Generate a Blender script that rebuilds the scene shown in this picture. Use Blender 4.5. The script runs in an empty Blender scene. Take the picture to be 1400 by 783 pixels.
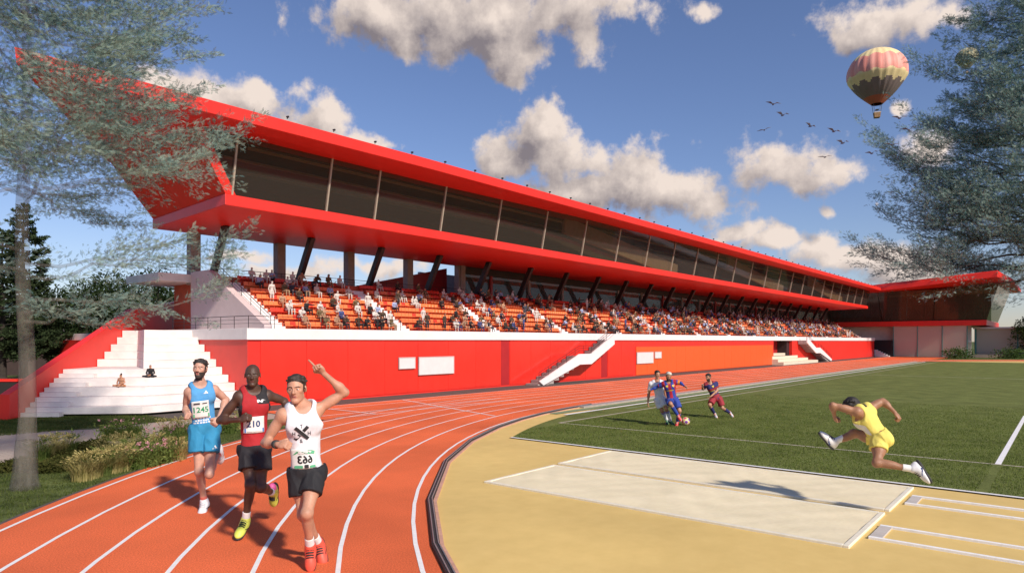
import bpy, bmesh, math, random
import numpy as np
from mathutils import Vector, Matrix
R = math.radians
random.seed(7)
rng = np.random.default_rng(7)
SC = bpy.context.scene
COL = SC.collection

# ------------------------------------------------------------------ camera
FPX, CXP, HOR, EYE = 920.0, 700.0, 466.0, 2.4
HEAD = math.atan(760 / FPX)                      # heading of the camera, from +X towards +Y
CA, SA = math.cos(HEAD), math.sin(HEAD)
def ray(px, py):
    t = (px - CXP) / FPX
    return Vector((CA + SA * t, SA - CA * t, (HOR - py) / FPX))
def on_ground(px, py, z=0.0):
    d = ray(px, py); k = (z - EYE) / d.z
    return Vector((d.x * k, d.y * k, z))
def on_y(px, py, Y):
    d = ray(px, py); k = Y / d.y
    return Vector((d.x * k, Y, EYE + d.z * k))
def on_x(px, py, X):
    d = ray(px, py); k = X / d.x
    return Vector((X, d.y * k, EYE + d.z * k))
def at_depth(px, py, k):
    d = ray(px, py)
    return Vector((d.x * k, d.y * k, EYE + d.z * k))
cam_d = bpy.data.cameras.new('camera'); cam = bpy.data.objects.new('camera', cam_d); COL.objects.link(cam)
cam_d.sensor_width = 36; cam_d.lens = 36 * FPX / 1400
cam_d.shift_y = (HOR - 391.5) / 1400
cam_d.clip_start = 0.1; cam_d.clip_end = 6000
cam.location = (0, 0, EYE); cam.rotation_euler = (R(90), 0, HEAD - R(90))
SC.camera = cam

# ------------------------------------------------------------------ materials
MATS = {}
def nodes_of(name):
    m = bpy.data.materials.new(name); m.use_nodes = True
    return m, m.node_tree.nodes, m.node_tree.links
def mat(name, col, rough=0.6, var=0.12, scale=4.0, bump=0.0, bscale=40.0, metal=0.0, coat=0.0, col2=None, spec=0.5,
        trans=0.0, sss=0.0, var2=0.0, scale2=0.3, stretch=None):
    if name in MATS: return MATS[name]
    m, N, L = nodes_of(name)
    b = N['Principled BSDF']
    b.inputs['Roughness'].default_value = rough; b.inputs['Metallic'].default_value = metal
    b.inputs['Specular IOR Level'].default_value = spec
    if coat: b.inputs['Coat Weight'].default_value = coat; b.inputs['Coat Roughness'].default_value = 0.12
    if sss:
        b.inputs['Subsurface Weight'].default_value = sss; b.inputs['Subsurface Radius'].default_value = (0.02, 0.008, 0.004)
    tc = N.new('ShaderNodeTexCoord')
    vec = tc.outputs['Object']
    if stretch:
        mp = N.new('ShaderNodeMapping'); mp.inputs['Scale'].default_value = stretch
        L.new(vec, mp.inputs['Vector']); vec = mp.outputs['Vector']
    n = N.new('ShaderNodeTexNoise'); n.inputs['Scale'].default_value = scale; n.inputs['Detail'].default_value = 6
    n.inputs['Roughness'].default_value = 0.62
    L.new(vec, n.inputs['Vector'])
    r = N.new('ShaderNodeValToRGB')
    c1 = [max(0, c * (1 - var)) for c in col]; c2 = [min(1, c * (1 + var)) for c in (col2 or col)]
    r.color_ramp.elements[0].position = 0.3; r.color_ramp.elements[1].position = 0.7
    r.color_ramp.elements[0].color = (*c1, 1); r.color_ramp.elements[1].color = (*c2, 1)
    L.new(n.outputs['Fac'], r.inputs['Fac'])
    out = r.outputs['Color']
    if var2:
        n2 = N.new('ShaderNodeTexNoise'); n2.inputs['Scale'].default_value = scale2; n2.inputs['Detail'].default_value = 3
        L.new(tc.outputs['Object'], n2.inputs['Vector'])
        mr = N.new('ShaderNodeMapRange'); mr.inputs['From Min'].default_value = 0.3; mr.inputs['From Max'].default_value = 0.7
        mr.inputs['To Min'].default_value = 1 - var2; mr.inputs['To Max'].default_value = 1 + var2
        L.new(n2.outputs['Fac'], mr.inputs['Value'])
        mx = N.new('ShaderNodeVectorMath'); mx.operation = 'SCALE'
        L.new(out, mx.inputs[0]); L.new(mr.outputs['Result'], mx.inputs['Scale']); out = mx.outputs['Vector']
    L.new(out, b.inputs['Base Color'])
    if bump:
        nb = N.new('ShaderNodeTexNoise'); nb.inputs['Scale'].default_value = bscale; nb.inputs['Detail'].default_value = 4
        L.new(vec, nb.inputs['Vector'])
        bp = N.new('ShaderNodeBump'); bp.inputs['Strength'].default_value = bump; bp.inputs['Distance'].default_value = 0.02
        L.new(nb.outputs['Fac'], bp.inputs['Height']); L.new(bp.outputs['Normal'], b.inputs['Normal'])
    if trans:
        o = N['Material Output']; t = N.new('ShaderNodeBsdfTransparent'); ms = N.new('ShaderNodeMixShader')
        ms.inputs['Fac'].default_value = trans
        L.new(b.outputs['BSDF'], ms.inputs[1]); L.new(t.outputs['BSDF'], ms.inputs[2]); L.new(ms.outputs['Shader'], o.inputs['Surface'])
    MATS[name] = m
    return m
def leaf_mat(name, c1, c2, clear=0.0, rough=0.6):
    """foliage: colour varies from clump to clump and leaf to leaf, some light passes through the leaf"""
    m, N, L = nodes_of(name)
    N.remove(N['Principled BSDF'])
    tc = N.new('ShaderNodeTexCoord')
    n = N.new('ShaderNodeTexNoise'); n.inputs['Scale'].default_value = 1.6; n.inputs['Detail'].default_value = 5
    L.new(tc.outputs['Object'], n.inputs['Vector'])
    g = N.new('ShaderNodeNewGeometry')
    ad = N.new('ShaderNodeMath'); ad.operation = 'MULTIPLY_ADD'; ad.inputs[1].default_value = 0.35
    L.new(g.outputs['Random Per Island'], ad.inputs[0]); L.new(n.outputs['Fac'], ad.inputs[2])
    r = N.new('ShaderNodeValToRGB'); r.color_ramp.elements[0].position = 0.42; r.color_ramp.elements[1].position = 0.85
    r.color_ramp.elements[0].color = (*c1, 1); r.color_ramp.elements[1].color = (*c2, 1)
    L.new(ad.outputs[0], r.inputs['Fac'])
    d = N.new('ShaderNodeBsdfDiffuse'); t = N.new('ShaderNodeBsdfTranslucent'); mx = N.new('ShaderNodeMixShader')
    L.new(r.outputs['Color'], d.inputs['Color']); L.new(r.outputs['Color'], t.inputs['Color'])
    mx.inputs['Fac'].default_value = 0.3
    L.new(d.outputs[0], mx.inputs[1]); L.new(t.outputs[0], mx.inputs[2])
    o = N['Material Output']; last = mx
    if clear:
        tr = N.new('ShaderNodeBsdfTransparent'); m2 = N.new('ShaderNodeMixShader'); m2.inputs['Fac'].default_value = clear
        L.new(mx.outputs[0], m2.inputs[1]); L.new(tr.outputs[0], m2.inputs[2]); last = m2
    L.new(last.outputs[0], o.inputs['Surface'])
    MATS[name] = m
    return m

# ------------------------------------------------------------------ objects
def tag(o, label=None, cat=None, group=None, kind=None):
    if label: o['label'] = label
    if cat: o['category'] = cat
    if group: o['group'] = group
    if kind: o['kind'] = kind
    return o
def empty(name, loc=(0, 0, 0), rz=0.0, label=None, cat=None, group=None, parent=None):
    o = bpy.data.objects.new(name, None); COL.objects.link(o); o.location = loc; o.rotation_euler = (0, 0, rz)
    o.empty_display_size = 0.2
    if parent: o.parent = parent
    return tag(o, label, cat, group)
def link(name, me, mats, parent=None):
    o = bpy.data.objects.new(name, me); COL.objects.link(o)
    for m in (mats if isinstance(mats, (list, tuple)) else [mats]):
        if len(me.materials) < (len(mats) if isinstance(mats, (list, tuple)) else 1): me.materials.append(m)
    if parent: o.parent = parent
    return o
class MB:
    """collects shapes and links them as ONE mesh object"""
    def __init__(s): s.v = []; s.f = []; s.mi = []; s.m = 0
    def add(s, vs, fs):
        n = len(s.v); s.v += [tuple(v) for v in vs]; s.f += [tuple(i + n for i in f) for f in fs]; s.mi += [s.m] * len(fs)
        return s
    def box(s, x0, x1, y0, y1, z0, z1):
        return s.add([(x0,y0,z0),(x1,y0,z0),(x1,y1,z0),(x0,y1,z0),(x0,y0,z1),(x1,y0,z1),(x1,y1,z1),(x0,y1,z1)],
                     [(3,2,1,0),(4,5,6,7),(0,1,5,4),(1,2,6,5),(2,3,7,6),(3,0,4,7)])
    def hull(s, bottom, top):
        n = len(bottom)
        return s.add(list(bottom) + list(top), [tuple(range(n))[::-1], tuple(range(n, 2*n))] + [(i, (i+1) % n, n + (i+1) % n, n + i) for i in range(n)])
    def prism(s, poly, z0, z1):
        return s.hull([(x, y, z0) for x, y in poly], [(x, y, z1) for x, y in poly])
    def bar(s, a, b, w, h=None, up=(0, 0, 1)):
        a = Vector(a); b = Vector(b); h = h or w
        d = (b - a).normalized(); u = Vector(up)
        if abs(d.dot(u)) > 0.99: u = Vector((1, 0, 0))
        x = d.cross(u).normalized(); y = x.cross(d).normalized()
        q = [(-1,-1),(1,-1),(1,1),(-1,1)]
        A = [a + x * (i * w / 2) + y * (j * h / 2) for i, j in q]; B = [b + x * (i * w / 2) + y * (j * h / 2) for i, j in q]
        return s.add(A + B, [(0,1,2,3),(7,6,5,4),(1,0,4,5),(2,1,5,6),(3,2,6,7),(0,3,7,4)])
    def tube(s, pts, rad, n=8, cap=True):
        pts = [Vector(p) for p in pts]; rad = rad if isinstance(rad, (list, tuple)) else [rad] * len(pts)
        vs = []; fs = []
        for i, p in enumerate(pts):
            d = (pts[min(i+1, len(pts)-1)] - pts[max(i-1, 0)]).normalized()
            u = Vector((0, 0, 1)) if abs(d.z) < 0.95 else Vector((1, 0, 0))
            x = d.cross(u).normalized(); y = x.cross(d)
            for k in range(n):
                t = 2 * math.pi * k / n
                vs.append(p + x * (rad[i] * math.cos(t)) + y * (rad[i] * math.sin(t)))
        for i in range(len(pts) - 1):
            for k in range(n):
                a = i*n + k; b = i*n + (k+1) % n; fs.append((a, b, b + n, a + n))
        if cap: fs.append(tuple(range(n))[::-1]); fs.append(tuple(range((len(pts)-1)*n, len(pts)*n)))
        return s.add(vs, fs)
    def lathe(s, prof, n=20, c=(0, 0, 0)):
        vs = []; fs = []
        for r_, z in prof:
            for k in range(n):
                t = 2 * math.pi * k / n; vs.append((c[0] + r_ * math.cos(t), c[1] + r_ * math.sin(t), c[2] + z))
        for i in range(len(prof) - 1):
            for k in range(n):
                a = i*n + k; b = i*n + (k+1) % n; fs.append((a, b, b + n, a + n))
        fs.append(tuple(range(n))[::-1]); fs.append(tuple(range((len(prof)-1)*n, len(prof)*n)))
        return s.add(vs, fs)
    def build(s, name, mats, parent=None, smooth=False, bevel=0.0):
        me = bpy.data.meshes.new(name); me.from_pydata(s.v, [], s.f); me.update()
        o = link(name, me, mats, parent)
        if any(s.mi): me.polygons.foreach_set('material_index', s.mi)
        bm = bmesh.new(); bm.from_mesh(me); bmesh.ops.recalc_face_normals(bm, faces=bm.faces); bm.to_mesh(me); bm.free()
        if smooth: me.polygons.foreach_set('use_smooth', [True] * len(me.polygons))
        if bevel:
            bv = o.modifiers.new('edge', 'BEVEL'); bv.width = bevel; bv.segments = 2; bv.limit_method = 'ANGLE'
        return o
def np_mesh(name, V, F, mi=None, smooth=False):
    """quick mesh from arrays; F is (n,3) or (n,4)"""
    me = bpy.data.meshes.new(name); V = np.asarray(V, np.float32); F = np.asarray(F, np.int32); k = F.shape[1]
    me.vertices.add(len(V)); me.vertices.foreach_set('co', V.ravel())
    me.loops.add(F.size); me.loops.foreach_set('vertex_index', F.ravel())
    me.polygons.add(len(F)); me.polygons.foreach_set('loop_start', np.arange(0, F.size, k, dtype=np.int32))
    me.polygons.foreach_set('loop_total', np.full(len(F), k, np.int32))
    if mi is not None: me.polygons.foreach_set('material_index', np.asarray(mi, np.int32))
    if smooth: me.polygons.foreach_set('use_smooth', np.ones(len(F), bool))
    me.update(calc_edges=True); me.validate()
    return me
def copy_tree(o, parent=None):
    c = o.copy(); COL.objects.link(c)
    if parent: c.parent = parent
    for ch in list(o.children): copy_tree(ch, c)
    return c
def sheet(name, poly, z, m, kind='structure'):
    b = MB(); b.add([(x, y, z) for x, y in poly], [tuple(range(len(poly)))])
    o = b.build(name, m)
    for p in o.data.polygons:
        if p.normal.z < 0: p.flip()
    if kind: o['kind'] = kind
    return o
# ------------------------------------------------------------------ bodies grown from one distance field
def V3(*a): return np.array(a, np.float64)
def unit(v): v = np.asarray(v, float); return v / (np.linalg.norm(v) + 1e-12)
class Field:
    """smooth union of tapered limbs and ellipsoids, then cuts; meshed as one continuous surface"""
    def __init__(s): s.p = []
    def cap(s, a, b, ra, rb, k=0.02, tag=0, flat=False):
        a = V3(*a); b = V3(*b); m = max(ra, rb) + k
        s.p.append(('cap', k, tag, (a, b, ra, rb, flat), np.minimum(a, b) - m, np.maximum(a, b) + m)); return s
    def ell(s, c, rad, axes=None, k=0.02, tag=0, sub=False):
        c = V3(*c); rad = V3(*rad); ax = np.eye(3) if axes is None else np.array(axes); m = rad.max() + k
        s.p.append(('sub' if sub else 'ell', k, tag, (c, rad, ax), c - m, c + m)); return s
    def cut(s, o, n, k=0.0):
        """removes the side of the plane towards n"""
        s.p.append(('cut', k, 0, (V3(*o), unit(n)), None, None)); return s
    def dist(s, pr, X, Y, Z):
        ty, k, tg, g, lo, hi = pr
        if ty == 'cap':
            a, b, ra, rb, flat = g; ba = b - a; L2 = float(ba @ ba) + 1e-12
            px, py, pz = X - a[0], Y - a[1], Z - a[2]
            h0 = (px * ba[0] + py * ba[1] + pz * ba[2]) / L2; h = np.clip(h0, 0, 1)
            d = np.sqrt((px - ba[0]*h)**2 + (py - ba[1]*h)**2 + (pz - ba[2]*h)**2) - (ra + (rb - ra) * h)
            if flat: d = np.maximum(d, (h0 - 1) * math.sqrt(L2))
            return d
        if ty == 'cut':
            o, n = g
            return (X - o[0]) * n[0] + (Y - o[1]) * n[1] + (Z - o[2]) * n[2]
        c, rad, ax = g; px, py, pz = X - c[0], Y - c[1], Z - c[2]
        q = [(px * ax[i][0] + py * ax[i][1] + pz * ax[i][2]) / rad[i] for i in range(3)]
        k0 = np.sqrt(q[0]**2 + q[1]**2 + q[2]**2)
        k1 = np.sqrt((q[0]/rad[0])**2 + (q[1]/rad[1])**2 + (q[2]/rad[2])**2) + 1e-9
        return k0 * (k0 - 1.0) / k1
    @staticmethod
    def blend(D, d, k, ty):
        if ty in ('cap', 'ell'):
            if k <= 1e-6: return np.minimum(D, d)
            h = np.clip(0.5 + 0.5 * (D - d) / k, 0, 1); return D + (d - D) * h - k * h * (1 - h)
        dd = -d if ty == 'sub' else d
        if k <= 1e-6: return np.maximum(D, dd)
        h = np.clip(0.5 - 0.5 * (D - dd) / k, 0, 1); return D + (dd - D) * h + k * h * (1 - h)
    def at(s, P):
        X, Y, Z = P[:, 0], P[:, 1], P[:, 2]; D = np.full(len(P), 5.0)
        for pr in s.p: D = s.blend(D, s.dist(pr, X, Y, Z), pr[1], pr[0])
        return D
    def tags(s, P):
        X, Y, Z = P[:, 0], P[:, 1], P[:, 2]; best = np.full(len(P), 9.0); t = np.zeros(len(P), int)
        for pr in s.p:
            if pr[0] in ('cap', 'ell'):
                d = s.dist(pr, X, Y, Z); w = d < best; best[w] = d[w]; t[w] = pr[2]
        return t
    def mesh(s, h):
        pos = [p for p in s.p if p[0] in ('cap', 'ell')]
        lo = np.min([p[4] for p in pos], 0) - 3*h; hi = np.max([p[5] for p in pos], 0) + 3*h
        n = np.ceil((hi - lo) / h).astype(int) + 1
        ax = [lo[i] + h * np.arange(n[i]) for i in range(3)]
        D = np.full(n, 1.0, np.float32)
        for pr in s.p:
            if pr[0] == 'cut': i0 = np.zeros(3, int); i1 = n
            else:
                i0 = np.clip(np.floor((pr[4] - pr[1] - 2*h - lo) / h).astype(int), 0, n); i1 = np.clip(np.ceil((pr[5] + pr[1] + 2*h - lo) / h).astype(int), 0, n)
                if (i1 <= i0).any(): continue
            sl = tuple(slice(a, b) for a, b in zip(i0, i1))
            X = ax[0][sl[0], None, None].astype(np.float32); Y = ax[1][None, sl[1], None].astype(np.float32); Z = ax[2][None, None, sl[2]].astype(np.float32)
            D[sl] = s.blend(D[sl], s.dist(pr, X, Y, Z), pr[1], pr[0])
        return surface_net(D, h, lo)
def surface_net(D, h, lo):
    S = D < 0; c = [slice(None, -1), slice(1, None)]
    cnt = np.zeros(np.array(D.shape) - 1, np.int8)
    for i in (0, 1):
        for j in (0, 1):
            for k in (0, 1): cnt += S[c[i], c[j], c[k]]
    A = np.argwhere((cnt > 0) & (cnt < 8)); idx = np.full(cnt.shape, -1, np.int32); idx[A[:, 0], A[:, 1], A[:, 2]] = np.arange(len(A))
    P = np.zeros((len(A), 3)); W = np.zeros(len(A))
    for axis in range(3):
        o = [a for a in range(3) if a != axis]
        for u in (0, 1):
            for v in (0, 1):
                a = np.zeros(3, int); a[o[0]] = u; a[o[1]] = v; b = a.copy(); b[axis] = 1
                qa = A + a; qb = A + b
                va = D[qa[:, 0], qa[:, 1], qa[:, 2]].astype(float); vb = D[qb[:, 0], qb[:, 1], qb[:, 2]].astype(float)
                x = (va < 0) != (vb < 0); t = np.where(x, va / np.where(x, va - vb, 1), 0)
                P += np.where(x[:, None], a + (b - a) * t[:, None], 0); W += x
    verts = (A + P / W[:, None]) * h + lo
    quads = []
    for axis in range(3):
        s0 = [slice(None)] * 3; s1 = [slice(None)] * 3; s0[axis] = slice(None, -1); s1[axis] = slice(1, None)
        a = S[tuple(s0)]; b = S[tuple(s1)]; E = np.argwhere(a != b)
        o = [(axis + 1) % 3, (axis + 2) % 3]
        E = E[(E[:, o[0]] > 0) & (E[:, o[1]] > 0) & (E[:, o[0]] < cnt.shape[o[0]]) & (E[:, o[1]] < cnt.shape[o[1]])]
        ins = a[E[:, 0], E[:, 1], E[:, 2]]
        def cell(du, dv):
            q = E.copy(); q[:, o[0]] += du; q[:, o[1]] += dv; return idx[q[:, 0], q[:, 1], q[:, 2]]
        q = np.stack([cell(-1, -1), cell(0, -1), cell(0, 0), cell(-1, 0)], 1)
        q[~ins] = q[~ins][:, ::-1]; quads.append(q)
    return verts, np.concatenate(quads)
from mathutils import noise as mnoise
def field_obj(name, f, h, mats, parent=None, paint=None, folds=0.0):
    V, F = f.mesh(h)
    if folds:                                                    # creases of cloth, running mostly downwards
        e = 2e-3; G = np.stack([f.at(V + V3(*(e if i == k else 0 for k in range(3)))) - f.at(V - V3(*(e if i == k else 0 for k in range(3)))) for i in range(3)], 1)
        G /= np.linalg.norm(G, axis=1)[:, None] + 1e-9
        w = np.array([1 - abs(mnoise.noise(Vector((p[0]*11 + p[2]*4, p[1]*11, p[2]*4.0)))) * 2 for p in V])
        V = V + G * (w * folds)[:, None]
    mi = None
    if paint is not None: mi = paint(V[F].mean(1))
    me = np_mesh(name, V, F, mi, True)
    return link(name, me, mats, parent)

def rot_axis(v, ax, ang):
    ax = unit(ax); return v * math.cos(ang) + np.cross(ax, v) * math.sin(ang) + ax * (ax @ v) * (1 - math.cos(ang))
def hand(f, w, d, n, side, U, kind='fist', tg=0):
    """w wrist, d direction of the hand, n palm normal, side +1 when the thumb lies towards cross(n,d)"""
    d = unit(d); n = unit(np.asarray(n, float) - d * (np.asarray(n, float) @ d)); a = np.cross(n, d) * side
    f.ell(w + d * .05 * U, (.052*U, .043*U, .021*U), (d, a, n), .014*U, tg)
    cur = {'fist': (70, 95, 70), 'relax': (22, 35, 25), 'point': (70, 95, 70)}[kind]
    for i, (o, l) in enumerate(((.029, .92), (.010, 1.0), (-.010, .95), (-.027, .76))):
        p = w + d * .088 * U + a * o * U * 1.08; ang = 0; b = cur
        if kind == 'point' and i == 0: b = (4, 4, 4)
        for s_, (ln, be) in enumerate(zip((.045, .029, .022), b)):
            ang += math.radians(be * (1 + .08 * i if kind == 'relax' else 1))
            q = p + (d * math.cos(ang) + n * math.sin(ang)) * ln * l * U
            f.cap(p, q, (.0105 - .0010*s_) * U, (.0098 - .0010*s_) * U, .004*U, tg); p = q
    p = w + d * .03 * U + a * .03 * U; q = p + unit(d * .7 + a * .75 + n * .35) * .043 * U
    f.cap(p, q, .0145*U, .012*U, .008*U, tg)
    if kind == 'relax': q2 = q + unit(d * .9 + a * .3 + n * .3) * .034 * U
    else: q2 = q + unit(d * .5 - a * .75 + n * .75) * .036 * U
    f.cap(q, q2, .0115*U, .009*U, .004*U, tg)

SKIN, LIP, EYE_WHITE, DARK, BEARD, CLOTH1, CLOTH2, HAIRC = range(8)
def head_axes(yaw=0, pitch=0, roll=0):
    """person's left, face forward, up; yaw>0 turns the face to the picture's right, pitch>0 looks down"""
    M = Matrix.Rotation(R(yaw), 3, 'Z') @ Matrix.Rotation(R(roll), 3, 'Y') @ Matrix.Rotation(R(pitch), 3, 'X')
    return [np.array(M @ Vector(v)) for v in ((1, 0, 0), (0, -1, 0), (0, 0, 1))]
def head_field(f, c, ax, hh, detail=True):
    l, fw, up = ax
    def at(x, y, z): return c + (l * x + fw * y + up * z) * hh
    A = (l, fw, up)
    f.ell(at(0, -.05, .12), (.315*hh, .40*hh, .37*hh), A, .03*hh)
    f.ell(at(0, .09, -.15), (.245*hh, .28*hh, .33*hh), A, .10*hh)
    f.ell(at(0, .27, -.42), (.115*hh, .10*hh, .085*hh), A, .10*hh)
    if not detail: 
        f.cap(at(0, .36, .03), at(0, .44, -.1), .04*hh, .05*hh, .04*hh); return
    for s_ in (-1, 1):
        f.cap(at(.20*s_, -.02, -.26), at(.07*s_, .24, -.42), .055*hh, .06*hh, .08*hh)
        f.ell(at(.18*s_, .22, -.06), (.085*hh, .085*hh, .07*hh), A, .08*hh)
        f.cap(at(.04*s_, .34, .085), at(.19*s_, .27, .095), .045*hh, .04*hh, .05*hh)
        f.ell(at(.135*s_, .40, .015), (.075*hh, .075*hh, .05*hh), A, .05*hh, sub=True)
        f.ell(at(.130*s_, .295, .012), (.06*hh, .06*hh, .05*hh), A, .008*hh)
        f.ell(at(.325*s_, -.03, -.02), (.028*hh, .075*hh, .12*hh), A, .015*hh)
        f.ell(at(.045*s_, .385, -.125), (.035*hh, .045*hh, .033*hh), A, .02*hh)
    f.cap(at(0, .335, .06), at(0, .44, -.105), .03*hh, .048*hh, .035*hh)
    f.cap(at(-.075, .325, -.232), at(.075, .325, -.232), .024*hh, .024*hh, .02*hh)
    f.cap(at(0, .35, -.230), at(0, .351, -.230), .026*hh, .026*hh, .02*hh)
    f.cap(at(-.06, .325, -.283), at(.06, .325, -.283), .028*hh, .028*hh, .02*hh)
def face_paint(c, ax, hh, beard=False, scalp=None):
    l, fw, up = ax
    def paint(P, mi):
        q = (P - c) / hh; x = q @ l; y = q @ fw; z = q @ up
        near = (np.abs(x) < .45) & (np.abs(y) < .6) & (np.abs(z) < .6)
        if scalp:
            ear = (np.abs(x) > .27) & (np.abs(y + .0) < .13) & (z < .13)
            mi[near & (z > scalp[0] - scalp[1] * (.30 - y) + .01) & (z > -.36) & ~ear] = DARK
            mi[near & (np.abs(x) > .2) & (y > .03) & (y < .13) & (z > -.10) & (z < .3)] = DARK
        if beard:
            jaw = near & (z < -.17) & (y > .0) & ~((np.abs(x) < .085) & (np.abs(z + .255) < .05) & (y > .25))
            jaw |= near & (z < -.02) & (np.abs(x) > .2) & (y > .03) & (y < .10)
            mi[jaw] = BEARD
        mi[near & (y > .26) & (((x / .085)**2 + ((z + .257) / .05)**2) < 1)] = LIP
        mi[near & (y > .31) & (np.abs(x) < .07) & (np.abs(z + .258) < .008)] = DARK
        for s_ in (-1, 1):
            e = ((x - .13*s_) / .052)**2 + ((z - .010) / .020)**2
            mi[near & (y > .2) & (e < 1)] = EYE_WHITE
            mi[near & (y > .2) & (((x - .125*s_)**2 + (z - .012)**2) < .027**2)] = DARK
            mi[near & (y > .2) & (np.abs(x - .135*s_) < .085) & (np.abs(z - .098 + .25*(np.abs(x) - .13)**2 * 8) < .017)] = DARK
        return mi
    return paint
def hair_obj(c, ax, hh, m, parent, h, length=.03, front=.30, slope=.85, name='hair'):
    l, fw, up = ax; f = Field()
    def at(x, y, z): return c + (l * x + fw * y + up * z) * hh
    f.ell(at(0, -.065, .155), ((.312+length*.4)*hh, (.385+length*.6)*hh, (.34+length*1.5)*hh), ax, 0)
    f.ell(at(0, -.12, .02), ((.285+length*.5)*hh, (.33+length*.8)*hh, (.38+length)*hh), ax, .03*hh)
    f.cut(at(0, .30, front), -(up - fw * slope), .07*hh)      # keeps the crown, the sides and the back of the head
    f.cut(at(0, .36, 0), fw, .03*hh)
    for s_ in (-1, 1):
        f.ell(at(.36*s_, .02, -.06), (.10*hh, .11*hh, .17*hh), ax, .02*hh, sub=True)
    rs = np.random.default_rng(3)
    for _ in range(26):                                        # locks
        a = rs.uniform(-2.4, 2.4); e = rs.uniform(.25, 1.2)
        d = l * math.sin(a) * math.cos(e) * .33 + fw * (math.cos(a) * math.cos(e) * .40) + up * (math.sin(e) * .38)
        p = c + (d * 1.0 + up * .13 - fw * .05) * hh
        if (p - at(0, .30, front)) @ (up - fw * slope) < 0: continue
        f.ell(p, (.09*hh, .07*hh, .05*hh), (l, fw, up), .03*hh)
    return field_obj(name, f, h, [m], parent)

def body_field(J, U, hh, hax, detail=True, hands=('fist', 'fist'), slim=1.0, palm=None):
    """J: joints of the person; hands: right, left. Returns the whole body and the trunk alone"""
    f = Field(); tr = Field(); j = {k: V3(*v) for k, v in J.items()}
    pel, nk = j['pel'], j['neck']; up = unit(nk - pel); T = np.linalg.norm(nk - pel)
    lf = j['shL'] - j['shR']; lf = unit(lf - up * (lf @ up)); fw = np.cross(lf, up)
    hl = j['hipL'] - j['hipR']; hl = unit(hl - up * (hl @ up)); hf = np.cross(hl, up)
    A = (lf, fw, up); B = (hl, hf, up)
    mid = lambda t, b=0: pel + up * T * t + fw * b * U
    sw = slim
    for g in (f, tr):
        g.ell(mid(.70, -.005), (.162*U*sw, .112*U*sw, .30*T), A, .03*U)
        g.ell(mid(.36, .0), (.138*U*sw, .098*U*sw, .30*T), A, .06*U)
        g.ell(pel + up*.02*U, (.150*U*sw, .112*U*sw, .13*U), B, .06*U)
        g.cap(j['shR'] - up*.03*U + lf*.03*U, j['shL'] - up*.03*U - lf*.03*U, .06*U, .06*U, .05*U)
        for s_ in (-1, 1):
            g.ell(mid(.76, .07) + lf*.075*U*s_, (.085*U*sw, .05*U*sw, .075*U), A, .05*U)
    hc = j['head']; l, hfw, hup = hax
    f.cap(nk - up*.02*U, hc - hup*.22*hh - hfw*.06*hh, .054*U*sw, .050*U*sw, .02*U)
    for s_, n in ((-1, 'R'), (1, 'L')):
        sh, el, wr, hip, kn, an, to = (j[q + n] for q in ('sh', 'el', 'wr', 'hip', 'kn', 'an', 'toe'))
        f.cap(nk + up*.03*U - fw*.02*U, sh + up*.0*U - lf*s_*.02*U, .045*U, .052*U*sw, .05*U)
        f.ell(sh, (.064*U*sw,)*3, None, .04*U)
        ua = unit(el - sh); 
        f.cap(sh, el, .054*U*sw, .040*U*sw, .03*U)
        f.ell(sh + (el - sh)*.5, (.048*U*sw, .048*U*sw, .09*U), (np.cross(ua, unit(fw + .01)), np.cross(ua, np.cross(ua, unit(fw + .01))), ua), .03*U)
        f.cap(el, wr, .042*U*sw, .029*U*sw, .025*U)
        fa = unit(wr - el); f.ell(el + (wr - el)*.28, (.047*U*sw,)*3, None, .04*U)
        hd = j.get('hand' + n); hd = unit(hd - wr) if hd is not None else fa
        pn = (palm or {}).get(n); pn = -lf * s_ if pn is None else V3(*pn)
        if detail: hand(f, wr, hd, pn, s_ * (1 if True else 1), U, hands[0 if n == 'R' else 1])
        else: f.ell(wr + hd*.07*U, (.035*U, .035*U, .08*U), (np.cross(hd, unit(pn+.01)), np.cross(hd, np.cross(hd, unit(pn+.01))), hd), .02*U)
        f.cap(hip, kn, .088*U*sw, .056*U*sw, .05*U)
        th = unit(kn - hip); f.ell(hip + (kn - hip)*.35 + hf*.02*U, (.085*U*sw,)*3, None, .06*U)
        f.ell(hip - hf*.045*U + up*.02*U, (.085*U*sw, .075*U*sw, .09*U), B, .05*U)
        f.ell(kn, (.056*U*sw,)*3, None, .03*U)
        sk = unit(an - kn); back = -(th - sk * (th @ sk)); bn = np.linalg.norm(back)
        # the calf lies on the side away from the shin
        ftd = unit(to - an); cb = -(ftd - sk * (ftd @ sk)); cb = unit(cb)
        f.cap(kn, an, .049*U*sw, .034*U, .03*U)
        f.ell(kn + (an - kn)*.30 + cb*.018*U, (.049*U*sw, .049*U*sw, .10*U), (np.cross(sk, cb), cb, sk), .04*U)
        dn = sk - ftd * (sk @ ftd)
        dn = unit(dn) if np.linalg.norm(dn) > .15 else unit(np.array([0, 0, -1.0]) + ftd * ftd[2])
        f.cap(an, an + dn*.04*U + ftd*.06*U, .032*U, .022*U, .02*U)
        f.ell(an - ftd*.01*U + dn*.03*U, (.028*U,)*3, None, .02*U)
    n0 = len(f.p)
    head_field(f, hc, hax, hh, detail)
    return f, tr, dict(A=A, B=B, T=T, pel=pel, nk=nk, j=j, up=up, lf=lf, fw=fw, hf=hf, hl=hl)
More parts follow.
